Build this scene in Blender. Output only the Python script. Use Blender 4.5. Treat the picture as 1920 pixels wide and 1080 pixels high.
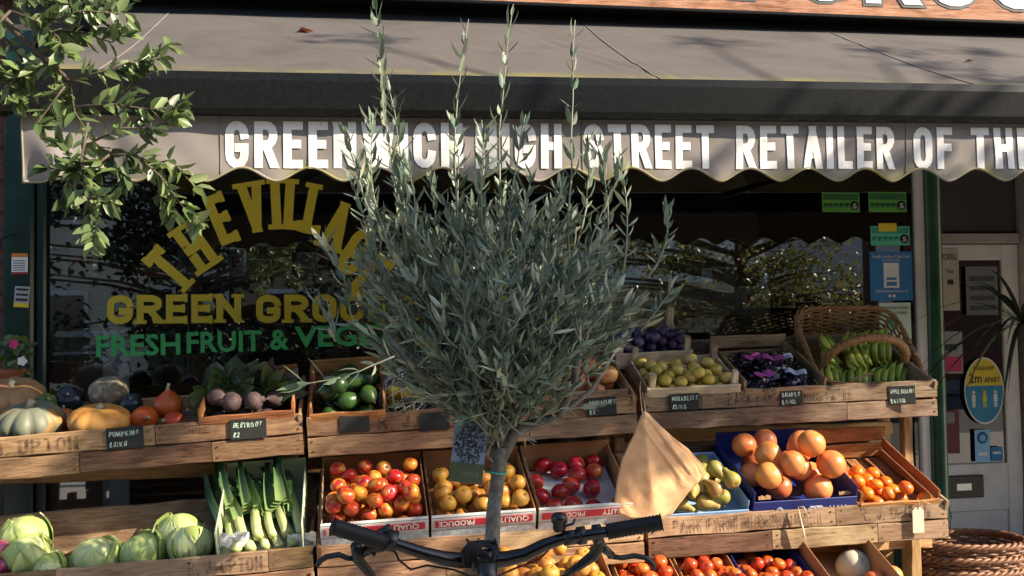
import bpy, math, random
from mathutils import Matrix, Vector, noise
random.seed(7)
S = bpy.context.scene
for o in list(bpy.data.objects): bpy.data.objects.remove(o)
R = math.radians
COL = S.collection

# ------------------------------------------------------------------ camera, sky, sun, exposure
FPX, YAW, PIT, ROL = 1800., R(9), R(2), R(.8)
CAM = Vector((0, -4.7, 1.58))
FW = Vector((math.sin(YAW)*math.cos(PIT), math.cos(YAW)*math.cos(PIT), math.sin(PIT)))
_r0 = Vector((math.cos(YAW), -math.sin(YAW), 0)); _u0 = _r0.cross(FW)
RT = _r0*math.cos(ROL) - _u0*math.sin(ROL); UP = _u0*math.cos(ROL) + _r0*math.sin(ROL)
def at(px, py, Y):
    """survey helper: the point of the depth plane Y sighted at that place of the 1920 x 1080 photograph"""
    d = FW*FPX + RT*(px-960) - UP*(py-540)
    return CAM + d*((Y-CAM.y)/d.y)
cd = bpy.data.cameras.new('camera'); cam = bpy.data.objects.new('camera', cd); COL.objects.link(cam)
m3 = Matrix((RT, UP, -FW)).transposed()
cam.matrix_world = Matrix.Translation(CAM) @ m3.to_4x4()
cd.sensor_width = 36; cd.lens = FPX/1920*36; cd.clip_start = .05; cd.clip_end = 600
S.camera = cam
SUN_EL, SUN_AZ = R(33), R(61)          # azimuth measured from the outward normal of the shop front towards +X
SUN = Vector((math.cos(SUN_EL)*math.sin(SUN_AZ), -math.cos(SUN_EL)*math.cos(SUN_AZ), math.sin(SUN_EL)))
wd = bpy.data.worlds.new('World'); S.world = wd; wd.use_nodes = True
nt = wd.node_tree; sky = nt.nodes.new('ShaderNodeTexSky'); sky.sky_type = 'NISHITA'; sky.sun_disc = False
sky.sun_elevation = SUN_EL; sky.sun_rotation = math.atan2(SUN.x, SUN.y)
bg = nt.nodes['Background']; bg.inputs[1].default_value = .125
nt.links.new(sky.outputs[0], bg.inputs[0])
sl = bpy.data.lights.new('sun', 'SUN'); sl.energy = 5; sl.angle = R(.5); sl.color = (1, .86, .66)
so = bpy.data.objects.new('sun', sl); COL.objects.link(so); so.location = (6, -4, 8)
so.rotation_euler = (-SUN).to_track_quat('-Z', 'Y').to_euler()
S.view_settings.view_transform = 'Standard'; S.view_settings.look = 'None'
S.view_settings.exposure = 1.25; S.view_settings.gamma = 1

# ------------------------------------------------------------------ materials
def newmat(name):
    m = bpy.data.materials.new(name); m.use_nodes = True
    t = m.node_tree; b = t.nodes['Principled BSDF']
    return m, t, b, t.nodes.new, t.links.new
def coords(t, N, L, scale=(1, 1, 1), rnd=True):
    tc = N('ShaderNodeTexCoord'); mp = N('ShaderNodeMapping'); mp.inputs['Scale'].default_value = scale
    if rnd:
        oi = N('ShaderNodeObjectInfo'); ml = N('ShaderNodeMath'); ml.operation = 'MULTIPLY'; ml.inputs[1].default_value = 37
        L(oi.outputs['Random'], ml.inputs[0]); va = N('ShaderNodeVectorMath'); va.operation = 'ADD'
        L(tc.outputs['Object'], va.inputs[0]); L(ml.outputs[0], va.inputs[1]); L(va.outputs[0], mp.inputs['Vector'])
    else: L(tc.outputs['Object'], mp.inputs['Vector'])
    return mp.outputs[0]
def noise_n(N, L, vec, scale, detail=4, dist=0, rough=.55):
    n = N('ShaderNodeTexNoise'); n.inputs['Scale'].default_value = scale; n.inputs['Detail'].default_value = detail
    n.inputs['Distortion'].default_value = dist; n.inputs['Roughness'].default_value = rough; L(vec, n.inputs['Vector']); return n.outputs['Fac']
def ramp(N, L, fac, stops):
    r = N('ShaderNodeValToRGB'); e = r.color_ramp.elements
    while len(e) < len(stops): e.new(.5)
    for i, (p, c) in enumerate(stops): e[i].position = p; e[i].color = (*c, 1)
    L(fac, r.inputs[0]); return r.outputs[0]
def bump(N, L, b, h, s, d=.002):
    n = N('ShaderNodeBump'); n.inputs['Strength'].default_value = s; n.inputs['Distance'].default_value = d
    L(h, n.inputs['Height']); L(n.outputs[0], b.inputs['Normal'])
def value_rand(N, L, col, lo=.8, hi=1.2, hue=.0):
    oi = N('ShaderNodeObjectInfo'); mr = N('ShaderNodeMapRange'); mr.inputs['To Min'].default_value = lo; mr.inputs['To Max'].default_value = hi
    L(oi.outputs['Random'], mr.inputs['Value']); hs = N('ShaderNodeHueSaturation'); L(col, hs.inputs['Color']); L(mr.outputs[0], hs.inputs['Value'])
    if hue:
        m2 = N('ShaderNodeMath'); m2.operation = 'MULTIPLY'; m2.inputs[1].default_value = 7.31; L(oi.outputs['Random'], m2.inputs[0])
        fr = N('ShaderNodeMath'); fr.operation = 'FRACT'; L(m2.outputs[0], fr.inputs[0])
        m3_ = N('ShaderNodeMapRange'); m3_.inputs['To Min'].default_value = .5-hue; m3_.inputs['To Max'].default_value = .5+hue
        L(fr.outputs[0], m3_.inputs['Value']); L(m3_.outputs[0], hs.inputs['Hue'])
    return hs.outputs[0]
def plain(name, c, rough=.6, var=.18, scale=12, bmp=.15, metal=0, spec=.5, rnd=.12, coat=0):
    m, t, b, N, L = newmat(name); v = coords(t, N, L)
    f = noise_n(N, L, v, scale, 6)
    col = ramp(N, L, f, [(.3, [x*(1-var) for x in c]), (.7, [min(1, x*(1+var)) for x in c])])
    if rnd: col = value_rand(N, L, col, 1-rnd, 1+rnd)
    L(col, b.inputs['Base Color']); b.inputs['Roughness'].default_value = rough; b.inputs['Metallic'].default_value = metal
    b.inputs['Specular IOR Level'].default_value = spec; b.inputs['Coat Weight'].default_value = coat
    if bmp: bump(N, L, b, f, bmp)
    return m
def wood(name, dark, mid, light, grain=1., rnd=.34, bmp=.7):
    m, t, b, N, L = newmat(name)
    v = coords(t, N, L, (3.4*grain, 40*grain, 40*grain)); v2 = coords(t, N, L, (3, 6, 6))
    f = noise_n(N, L, v, 2.6, 8, 1.1, .62); g = noise_n(N, L, v2, 1.6, 5, .4)
    col = ramp(N, L, f, [(.28, dark), (.45, mid), (.72, light)])
    st = ramp(N, L, g, [(.32, (.42, .36, .32)), (.55, (1, 1, 1))])
    mx = N('ShaderNodeMix'); mx.data_type = 'RGBA'; mx.blend_type = 'MULTIPLY'; mx.inputs[0].default_value = .75
    L(col, mx.inputs[6]); L(st, mx.inputs[7])
    vo = N('ShaderNodeTexVoronoi'); vo.inputs['Scale'].default_value = 1.3; v3 = coords(t, N, L, (2.2, 6, 6)); L(v3, vo.inputs['Vector'])
    kn = ramp(N, L, vo.outputs['Distance'], [(.045, (.16, .09, .06)), (.11, (1, 1, 1))])
    m2 = N('ShaderNodeMix'); m2.data_type = 'RGBA'; m2.blend_type = 'MULTIPLY'; m2.inputs[0].default_value = .8
    L(mx.outputs[2], m2.inputs[6]); L(kn, m2.inputs[7])
    L(value_rand(N, L, m2.outputs[2], 1-rnd, 1+rnd, .012), b.inputs['Base Color'])
    b.inputs['Roughness'].default_value = .78; b.inputs['Specular IOR Level'].default_value = .25; bump(N, L, b, f, bmp, .003); return m
def fruit(name, c1, c2, scale=6, rough=.34, lo=.42, hi=.62, hue=.01, bmp=.05, bscale=60, bias=.5, sss=0, streak=(1, 1, 1), vr=.15):
    """two skin colours blended in patches, patch size and balance differing from fruit to fruit"""
    m, t, b, N, L = newmat(name); v = coords(t, N, L, streak)
    f = noise_n(N, L, v, scale, 4, .5)
    oi = N('ShaderNodeObjectInfo'); mr = N('ShaderNodeMapRange'); mr.inputs['To Min'].default_value = -.16; mr.inputs['To Max'].default_value = .16
    L(oi.outputs['Random'], mr.inputs['Value']); ad = N('ShaderNodeMath'); L(f, ad.inputs[0]); L(mr.outputs[0], ad.inputs[1])
    col = ramp(N, L, ad.outputs[0], [(lo, c1), (hi, c2)])
    L(value_rand(N, L, col, 1-vr, 1+vr, hue), b.inputs['Base Color']); b.inputs['Roughness'].default_value = rough
    b.inputs['Specular IOR Level'].default_value = .45
    if bmp: bump(N, L, b, noise_n(N, L, coords(t, N, L), bscale, 3), bmp)
    if sss: b.inputs['Subsurface Weight'].default_value = sss; b.inputs['Subsurface Scale'].default_value = .01
    return m
def leafmat(name, rough=.45, trans=.25, gain=1.):
    m, t, b, N, L = newmat(name)
    a = N('ShaderNodeAttribute'); a.attribute_name = 'Col'; L(a.outputs['Color'], b.inputs['Base Color']); b.inputs['Roughness'].default_value = rough
    tr = N('ShaderNodeBsdfTranslucent'); L(a.outputs['Color'], tr.inputs[0]); mx = N('ShaderNodeMixShader'); mx.inputs[0].default_value = trans
    L(b.outputs[0], mx.inputs[1]); L(tr.outputs[0], mx.inputs[2]); L(mx.outputs[0], t.nodes['Material Output'].inputs[0]); return m
def worn(name, c, cover=.55, rough=.8):
    """ink or paint worn through to what lies below"""
    m, t, b, N, L = newmat(name); b.inputs['Base Color'].default_value = (*c, 1); b.inputs['Roughness'].default_value = rough
    v = coords(t, N, L, rnd=False); f = noise_n(N, L, v, 34, 6); a = ramp(N, L, f, [(cover-.22, (1, 1, 1)), (cover+.12, (0.02,)*3)])
    L(a, b.inputs['Alpha']); return m
def glassmat(name, ior=2.45, tint=(.86, .9, .88)):
    m, t, b, N, L = newmat(name); t.nodes.remove(b)
    tr = N('ShaderNodeBsdfTransparent'); tr.inputs[0].default_value = (*tint, 1); gl = N('ShaderNodeBsdfGlossy'); gl.inputs['Roughness'].default_value = 0.0
    fr = N('ShaderNodeFresnel'); fr.inputs[0].default_value = ior; mx = N('ShaderNodeMixShader')
    L(fr.outputs[0], mx.inputs[0]); L(tr.outputs[0], mx.inputs[1]); L(gl.outputs[0], mx.inputs[2]); L(mx.outputs[0], t.nodes['Material Output'].inputs[0]); return m
def fabric(name, c):
    m, t, b, N, L = newmat(name); v = coords(t, N, L, rnd=False)
    f = noise_n(N, L, v, 2.4, 9, .6, .68); g = noise_n(N, L, v, 140, 2)
    col = ramp(N, L, f, [(.3, [x*.72 for x in c]), (.5, c), (.72, [x*1.15 for x in c])])
    a = N('ShaderNodeAttribute'); a.attribute_name = 'Col'; sp = N('ShaderNodeSeparateColor'); L(a.outputs['Color'], sp.inputs[0])
    n2 = noise_n(N, L, v, 3.2, 8, .4, .7); ml = N('ShaderNodeMath'); ml.operation = 'MULTIPLY'; L(sp.outputs[0], ml.inputs[0])
    r2 = ramp(N, L, n2, [(.42, (0, 0, 0)), (.60, (1, 1, 1))]); L(r2, ml.inputs[1])
    mx = N('ShaderNodeMix'); mx.data_type = 'RGBA'; L(ml.outputs[0], mx.inputs[0]); L(col, mx.inputs[6]); mx.inputs[7].default_value = (.23, .215, .012, 1)
    L(mx.outputs[2], b.inputs['Base Color']); b.inputs['Roughness'].default_value = .85; b.inputs['Specular IOR Level'].default_value = .2
    bump(N, L, b, g, .12, .001); return m

M = {}
M['crate'] = wood('weathered crate wood', (.09, .045, .022), (.30, .175, .092), (.46, .30, .17))
M['crate_grey'] = wood('grey weathered wood', (.075, .05, .034), (.24, .165, .105), (.40, .30, .20))
M['crate_tan'] = wood('sun bleached crate wood', (.13, .08, .045), (.36, .235, .135), (.52, .37, .23), grain=.8); M['crate_dark'] = wood('stained crate wood', (.06, .032, .018), (.20, .115, .062), (.34, .21, .12), grain=1.2)
M['tray_wood'] = wood('tray wood', (.14, .09, .05), (.36, .25, .14), (.52, .40, .25))
M['red_wood'] = wood('red brown tray wood', (.10, .035, .015), (.30, .12, .045), (.46, .22, .09))
M['pale_wood'] = wood('pale poplar wood', (.40, .30, .19), (.56, .45, .31), (.66, .56, .42), rnd=.1, bmp=.3)
M['post'] = wood('stand timber', (.25, .13, .05), (.45, .27, .12), (.58, .38, .19), rnd=.12)
M['sign_wood'] = wood('scaffold board', (.12, .05, .025), (.34, .17, .085), (.42, .28, .19), grain=.6, bmp=.8)
M['ink'] = worn('stencil ink', (.05, .028, .02), .52)
M['chalk'] = worn('chalk', (.62, .78, .66), .62)
M['slate'] = plain('chalkboard', (.012, .014, .013), .75, .3, 20, .1)
M['card'] = plain('brown cardboard', (.34, .19, .09), .8, .12, 9, .08, spec=.2)
M['card_torn'] = plain('torn white card edge', (.62, .56, .47), .85, .15, 40, .3)
M['card_white'] = plain('white printed card', (.62, .62, .60), .6, .06, 9, .03, rnd=.03)
M['card_print'] = plain('grey hatched print', (.42, .44, .47), .6, .35, 55, .02, rnd=.03)
M['card_red'] = plain('red print', (.50, .035, .06), .5, .1, 9, .02, rnd=.03)
M['card_blue'] = plain('blue box card', (.012, .025, .16), .45, .15, 9, .04, rnd=.05)
M['card_sky'] = plain('light blue box card', (.25, .42, .68), .5, .1, 9, .04, rnd=.05)
M['card_green'] = plain('pale green box', (.42, .47, .34), .6, .1, 9, .04, rnd=.05)
M['print_white'] = plain('white ink', (.78, .78, .76), .6, .06, 20, 0, rnd=0)
M['paper'] = plain('brown kraft paper', (.60, .355, .185), .75, .08, 22, .5, spec=.2)
M['tissue'] = plain('white tissue', (.72, .72, .70), .8, .06, 14, .3)
M['tag'] = plain('card label', (.55, .47, .36), .8, .06, 14, .1)
M['string'] = plain('natural string', (.45, .36, .24), .9, .2, 60, .3)
M['black_metal'] = plain('black painted metal', (.007, .007, .007), .34, .4, 30, .08, rnd=.05)
M['bar'] = plain('weathered black aluminium', (.008, .0085, .008), .3, .3, 60, .0, rnd=0, spec=.16)
M['green_paint'] = plain('dark green gloss paint', (.006, .028, .022), .3, .4, 10, .25, rnd=0)
M['green_post'] = plain('green gloss paint', (.012, .06, .028), .28, .4, 10, .3, rnd=0)
M['white_paint'] = plain('white paint', (.62, .60, .57), .5, .1, 8, .25, rnd=.04)
M['yellow_film'] = plain('mustard window lettering', (.70, .52, .03), .55, .05, 9, 0, rnd=0)
M['green_film'] = plain('green window lettering', (.07, .48, .13), .55, .05, 9, 0, rnd=0)
M['letter_white'] = worn('cracked white letter paint', (.76, .74, .70), .86)
M['fabric'] = fabric('taupe awning canvas', (.212, .19, .18)); M['canopy'] = fabric('grimy canvas darkened against sun', (.092, .084, .080))  # canopy: grime plus a darker base colour that offsets its stronger sun
M['binding'] = fabric('algae stained binding', (.26, .23, .19))
M['glass'] = glassmat('window glass')
M['brick'] = plain('brick', (.10, .04, .03), .85, .3, 30, .5)
M['render_wall'] = plain('painted wall', (.30, .29, .27), .9, .12, 3, .2, rnd=0)
M['paving'] = plain('paving stone', (.26, .25, .23), .85, .2, 8, .3, rnd=.12)
M['asphalt'] = plain('asphalt', (.05, .05, .052), .9, .3, 90, .4, rnd=0)
M['kerb'] = plain('granite kerb', (.3, .3, .29), .8, .2, 30, .3)
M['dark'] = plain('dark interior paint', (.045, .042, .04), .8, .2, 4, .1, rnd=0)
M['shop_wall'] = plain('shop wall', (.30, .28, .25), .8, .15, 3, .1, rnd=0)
M['shelf'] = wood('shop shelf', (.22, .15, .09), (.36, .27, .18), (.48, .38, .27))
M['rubber'] = plain('black rubber', (.008, .008, .009), .6, .3, 60, .3, rnd=0, spec=.3)
M['bike_black'] = plain('gloss black tube', (.004, .004, .005), .14, .2, 20, .02, rnd=0)
M['steel'] = plain('steel', (.45, .45, .46), .3, .1, 20, .03, metal=1, rnd=0)
M['cable_red'] = plain('red cable', (.12, .012, .012), .4, .1, 20, 0, rnd=0)
M['olive_leaf'] = leafmat('olive leaf', .48, .16)
M['oak_leaf'] = leafmat('evergreen oak leaf', .36, .34)
M['dark_leaf'] = leafmat('dark leaf', .45, .2)
M['bark'] = plain('grey bark', (.125, .12, .105), .9, .5, 46, 1., rnd=.05)
M['bark_dark'] = plain('dark bark', (.09, .07, .05), .9, .3, 20, .8)
M['twig'] = plain('olive twig', (.22, .23, .17), .7, .2, 30, .2)
M['wicker'] = plain('willow wicker', (.36, .19, .075), .5, .35, 60, .3, rnd=.2)
M['wicker_dark'] = plain('dark wicker', (.17, .075, .035), .5, .45, 60, .3, rnd=.15)
M['terracotta'] = plain('terracotta', (.35, .13, .06), .85, .15, 12, .2)
M['soil'] = plain('soil', (.03, .02, .013), .95, .4, 40, .8)
M['stem'] = plain('dry stem', (.16, .11, .045), .8, .3, 40, .3)
M['pale_stem'] = plain('corky stem', (.42, .38, .26), .85, .2, 40, .3)

# ------------------------------------------------------------------ mesh helpers
class MB:
    def __init__(s): s.v = []; s.f = []; s.mi = []; s.c = []; s.sm = []
    def add(s, vs, fs, mi=0, col=(1, 1, 1), sm=True, X=None):
        n = len(s.v)
        s.v += [tuple(X @ Vector(p)) if X else tuple(p) for p in vs]
        s.c += (list(col) if isinstance(col, list) else [col]*len(vs))
        s.f += [tuple(i+n for i in f) for f in fs]; s.mi += [mi]*len(fs); s.sm += [sm]*len(fs)
    def box(s, c, d, mi=0, X=None, col=(1, 1, 1), bev=0):
        hx, hy, hz = d[0]/2, d[1]/2, d[2]/2; b = min(bev, hx*.9, hy*.9, hz*.9)
        if not b:
            vs = [(c[0]+i*hx, c[1]+j*hy, c[2]+k*hz) for i in (-1, 1) for j in (-1, 1) for k in (-1, 1)]
            s.add(vs, [(0, 1, 3, 2), (4, 6, 7, 5), (0, 4, 5, 1), (2, 3, 7, 6), (0, 2, 6, 4), (1, 5, 7, 3)], mi, col, False, X); return
        vs = []; ix = {}
        for i in (-1, 1):
            for j in (-1, 1):
                for k in (-1, 1):
                    for a in range(3):
                        q = [i*(hx-(b if a != 0 else 0)), j*(hy-(b if a != 1 else 0)), k*(hz-(b if a != 2 else 0))]
                        ix[i, j, k, a] = len(vs); vs.append((c[0]+q[0], c[1]+q[1], c[2]+q[2]))
        g = lambda i, j, k, a: ix[i, j, k, a]; fs = []
        for i in (-1, 1):
            fs += [(g(i, -1, -1, 0), g(i, 1, -1, 0), g(i, 1, 1, 0), g(i, -1, 1, 0))[::i], (g(-1, i, -1, 1), g(-1, i, 1, 1), g(1, i, 1, 1), g(1, i, -1, 1))[::i],
                   (g(-1, -1, i, 2), g(1, -1, i, 2), g(1, 1, i, 2), g(-1, 1, i, 2))[::i]]
            for j in (-1, 1):
                fs += [(g(i, j, -1, 0), g(i, j, 1, 0), g(i, j, 1, 1), g(i, j, -1, 1))[::i*j*-1], (g(i, -1, j, 0), g(i, 1, j, 0), g(i, 1, j, 2), g(i, -1, j, 2))[::i*j],
                       (g(-1, i, j, 1), g(1, i, j, 1), g(1, i, j, 2), g(-1, i, j, 2))[::i*j*-1]]
                for k in (-1, 1): fs.append((g(i, j, k, 0), g(i, j, k, 1), g(i, j, k, 2))[::i*j*k])
        s.add(vs, fs, mi, col, False, X)
    def tube(s, pts, rad, n=6, mi=0, col=(1, 1, 1), X=None, closed=False, cols=None, flat=1.):
        pts = [Vector(p) for p in pts]; m = len(pts)
        if not hasattr(rad, '__len__'): rad = [rad]*m
        d0 = ((pts[1]-pts[0]) if not closed else (pts[1]-pts[-1])).normalized()
        a = d0.orthogonal().normalized(); vs = []; cs = []
        for i, p in enumerate(pts):
            if closed: d = (pts[(i+1) % m]-pts[i-1])
            else: d = pts[min(i+1, m-1)]-pts[max(i-1, 0)]
            d = d.normalized() if d.length > 1e-9 else d0
            a = (a-d*a.dot(d)); a = a.normalized() if a.length > 1e-6 else d.orthogonal().normalized(); b = d.cross(a)
            for k in range(n):
                t = 2*math.pi*k/n; vs.append(p+a*math.cos(t)*rad[i]+b*math.sin(t)*rad[i]*flat); cs.append(cols[i] if cols else col)
        fs = []
        for i in range(m if closed else m-1):
            j = (i+1) % m
            for k in range(n): fs.append((i*n+k, i*n+(k+1) % n, j*n+(k+1) % n, j*n+k))
        if not closed: fs += [tuple(range(n))[::-1], tuple((m-1)*n+k for k in range(n))]
        s.add(vs, fs, mi, cs, True, X)
    def lathe(s, prof, n=12, mi=0, X=None, fn=None, col=(1, 1, 1)):
        """prof: (radius, height) from bottom to top; fn(angle, radius, height) -> radius, height"""
        vs = []
        for (r, z) in prof:
            for k in range(n):
                t = 2*math.pi*k/n; rr, zz = (fn(t, r, z) if fn else (r, z)); vs.append((rr*math.cos(t), rr*math.sin(t), zz))
        fs = [(i*n+k, i*n+(k+1) % n, (i+1)*n+(k+1) % n, (i+1)*n+k) for i in range(len(prof)-1) for k in range(n)]
        s.add(vs, fs, mi, col, True, X)
    def grid(s, fn, nu, nv, mi=0, colfn=None, sm=True):
        vs = []; cs = []
        for i in range(nu+1):
            for j in range(nv+1):
                vs.append(fn(i/nu, j/nv)); cs.append(colfn(i/nu, j/nv) if colfn else (1, 1, 1))
        w = nv+1
        s.add(vs, [(i*w+j, (i+1)*w+j, (i+1)*w+j+1, i*w+j+1) for i in range(nu) for j in range(nv)], mi, cs, sm)
    def leaf(s, base, d, up, l, w, col, fold=.25, curl=.15, mi=0):
        d = d.normalized(); sd = d.cross(up); sd = sd.normalized() if sd.length > 1e-5 else d.orthogonal().normalized(); nn = sd.cross(d)
        def q(t, x, h): return base+d*(l*t)+sd*(w*x)+nn*(w*h-curl*l*t*t)
        vs = [q(0, 0, 0), q(.35, 0, 0), q(.7, 0, 0), q(1, 0, 0), q(.3, .5, fold), q(.68, .42, fold), q(.3, -.5, fold), q(.68, -.42, fold)]
        s.add(vs, [(0, 1, 4), (1, 2, 5, 4), (2, 3, 5), (0, 6, 1), (1, 6, 7, 2), (2, 7, 3)], mi, col, True)
    def mesh(s, name, mats):
        me = bpy.data.meshes.new(name); me.from_pydata(s.v, [], s.f); 
        for m in (mats if isinstance(mats, (list, tuple)) else [mats]): me.materials.append(m)
        me.polygons.foreach_set('use_smooth', s.sm); me.polygons.foreach_set('material_index', s.mi)
        if any(c != (1, 1, 1) for c in s.c):
            a = me.attributes.new('Col', 'FLOAT_COLOR', 'POINT'); a.data.foreach_set('color', [x for c in s.c for x in (*c, 1)])
        me.update(); return me
    def obj(s, name, mats, parent=None, X=None, **k): return link(name, s.mesh(name, mats), parent, X, **k)
def link(name, me, parent=None, X=None, label=None, cat=None, group=None, kind=None):
    o = bpy.data.objects.new(name, me); COL.objects.link(o)
    if parent: o.parent = parent
    if X is not None: o.matrix_basis = X
    tag(o, label, cat, group, kind); return o
def tag(o, label=None, cat=None, group=None, kind=None):
    for k, v in (('label', label), ('category', cat), ('group', group), ('kind', kind)):
        if v: o[k] = v
    return o
def thing(name, label, cat, X=None, group=None): return link(name, None, None, X if X is not None else Matrix(), label, cat, group)
T = Matrix.Translation
def RX(a): return Matrix.Rotation(a, 4, 'X')
def RY(a): return Matrix.Rotation(a, 4, 'Y')
def RZ(a): return Matrix.Rotation(a, 4, 'Z')
def SC(x, y, z): return Matrix.Diagonal((x, y, z, 1))
def rnd(a, b): return random.uniform(a, b)
def plank_mesh(l, t, h, mat, seg=7, jit=.0018, ch=.003):
    b = MB(); ch = min(ch, t*.3, h*.3); n = 8; vs = []
    base = [(t/2-ch, -h/2), (t/2, -h/2+ch), (t/2, h/2-ch), (t/2-ch, h/2), (-t/2+ch, h/2), (-t/2, h/2-ch), (-t/2, -h/2+ch), (-t/2+ch, -h/2)]
    for i in range(seg+1):
        x = -l/2+l*i/seg; jy = rnd(-jit, jit); jt = rnd(-jit, jit)*1.6; jb = rnd(-jit, jit)*1.6
        for (y, z) in base: vs.append((x, y+jy, z+(jt if z > 0 else jb)))
    fs = [(i*n+k, i*n+(k+1) % n, (i+1)*n+(k+1) % n, (i+1)*n+k) for i in range(seg) for k in range(n)]
    fs = [f[::-1] for f in fs]
    fs += [tuple(range(n)), tuple(seg*n+k for k in range(n))[::-1]]
    b.add(vs, fs, 0, (1, 1, 1), False); return b.mesh('plank', mat)
def plank(parent, X, l, t, h, mat, name='plank', **k): return link(name, plank_mesh(l, t, h, mat, max(2, int(l/.08))), parent, X, **k)

# ------------------------------------------------------------------ stroke lettering
def arc(cx, cy, rx, ry, a0, a1, n=7): return [(cx+rx*math.cos(R(a0+(a1-a0)*i/n)), cy+ry*math.sin(R(a0+(a1-a0)*i/n))) for i in range(n+1)]
_C = arc(.5, .75, .5, .25, 0, 180)+arc(.5, .25, .5, .25, 180, 360)
GL = {'A': (1, [[(0, 0), (.5, 1), (1, 0)], [(.2, .3), (.8, .3)]]), 'B': (1, [[(0, .52), (0, 1), (.55, 1)]+arc(.55, .76, .4, .24, 90, -90)+[(0, .52), (0, 0), (.55, 0)]+arc(.55, .26, .45, .26, -90, 90)]),
 'C': (1, [_C]), 'D': (1, [[(.4, 1), (0, 1), (0, 0), (.4, 0)]+arc(.4, .35, .6, .35, -90, 0)+arc(.4, .65, .6, .35, 0, 90)]), 'E': (.85, [[(1, 1), (0, 1), (0, 0), (1, 0)], [(0, .52), (.85, .52)]]),
 'F': (.85, [[(1, 1), (0, 1), (0, 0)], [(0, .52), (.85, .52)]]), 'G': (1, [_C+[(1, .42), (.62, .42)]]), 'H': (1, [[(0, 0), (0, 1)], [(1, 0), (1, 1)], [(0, .5), (1, .5)]]),
 'I': (.02, [[(.5, 0), (.5, 1)]]), 'J': (.7, [[(1, 1), (1, .3)]+arc(.5, .3, .5, .3, 0, -180)]), 'K': (1, [[(0, 0), (0, 1)], [(1, 1), (0, .42)], [(.35, .6), (1, 0)]]), 'L': (.8, [[(0, 1), (0, 0), (1, 0)]]),
 'M': (1.3, [[(0, 0), (0, 1), (.5, .25), (1, 1), (1, 0)]]), 'N': (1, [[(0, 0), (0, 1), (1, 0), (1, 1)]]), 'O': (1, [_C+[(1, .75)]]), 'P': (1, [[(0, 0), (0, 1), (.55, 1)]+arc(.55, .74, .45, .26, 90, -90)+[(0, .48)]]),
 'Q': (1, [_C+[(1, .75)], [(.6, .25), (1.05, -.08)]]), 'R': (1, [[(0, 0), (0, 1), (.55, 1)]+arc(.55, .75, .45, .25, 90, -90)+[(0, .5)], [(.5, .5), (1, 0)]]),
 'S': (1, [arc(.5, .76, .5, .24, 0, 270, 10)+arc(.5, .26, .5, .26, 90, -180, 10)]), 'T': (.95, [[(0, 1), (1, 1)], [(.5, 0), (.5, 1)]]), 'U': (1, [[(0, 1), (0, .3)]+arc(.5, .3, .5, .3, 180, 360)+[(1, 1)]]),
 'V': (1, [[(0, 1), (.5, 0), (1, 1)]]), 'W': (1.45, [[(0, 1), (.25, 0), (.5, .9), (.75, 0), (1, 1)]]), 'Y': (1, [[(0, 1), (.5, .5), (1, 1)], [(.5, .5), (.5, 0)]]), 'X': (1, [[(0, 0), (1, 1)], [(0, 1), (1, 0)]]),
 '&': (1, [[(1, 0), (.15, .75)]+arc(.45, .8, .3, .2, 190, 0)+[(.1, .4)]+arc(.45, .22, .42, .22, 160, 320)+[(1, .45)]]), '.': (.02, [[(.5, 0), (.5, .02)]]), '/': (.6, [[(0, 0), (1, 1)]]),
 '2': (.9, [arc(.5, .72, .5, .28, 170, -25)+[(0, 0), (1, 0)]]), '3': (.9, [arc(.5, .76, .45, .24, 160, -90)+arc(.5, .26, .5, .26, 90, -160)]), '5': (.9, [[(1, 1), (.1, 1), (.05, .55)]+arc(.48, .32, .5, .32, 110, -150)]),
 '6': (.9, [[(.85, .97), (.3, .75), (0, .35)]+arc(.5, .3, .5, .3, 180, 540, 12)]), '-': (.5, [[(0, .5), (1, .5)]]), '\u00a3': (.9, [arc(.6, .75, .35, .25, 0, 180)+[(.25, .1), (0, 0), (1, 0)], [(0, .5), (.7, .5)]])}
def lay_text(s, H, wf, sw, gap, serif=False, jit=0):
    """strokes (list of centre lines) of a line of capitals, cap height H, from x = 0; returns strokes, total width"""
    x = 0; out = []
    for li, ch in enumerate(s):
        if ch == ' ': x += H*wf*.75; continue
        w, st = GL[ch]; W = max(sw, H*wf*w); r = rnd(-jit, jit)
        for p in st:
            q = [(x+sw/2+u*(W-sw)+r*v, sw/2+v*(H-sw)+r*.4) for (u, v) in p]
            if W == sw: q = [(x+sw/2, b) for a, b in q]
            out.append((q, sw, True, li))
            if serif:
                for e, e2 in ((q[0], q[1]), (q[-1], q[-2])):
                    d = Vector((e[0]-e2[0], e[1]-e2[1]))
                    if d.length < 1e-6 or q[0] == q[-1] or ch in 'OCGS&': continue
                    d.normalize(); v = abs(d.y) > .5
                    n_ = Vector((1, 0)) if v else Vector((0, 1)); c = Vector(e)+d*(sw*.5-serif*.5)
                    a = c-n_*sw*(.92 if v else .62); b_ = c+n_*sw*(.92 if v else .62); out.append(([tuple(a), tuple(b_)], serif, False, li))
        x += W+gap
    return out, x-gap
def split_stroke(q):
    """cut a centre line at its corners so that every corner is built square"""
    P = [Vector(p) for p in q]; out = [[P[0]]]
    for i in range(1, len(P)):
        if (P[i]-out[-1][-1]).length < 1e-6: continue
        if len(out[-1]) > 1:
            a = (out[-1][-1]-out[-1][-2]).normalized(); c = (P[i]-out[-1][-1]).normalized()
            if a.dot(c) < .62: out.append([out[-1][-1]])
        out[-1].append(P[i])
    return [o for o in out if len(o) > 1]
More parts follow.
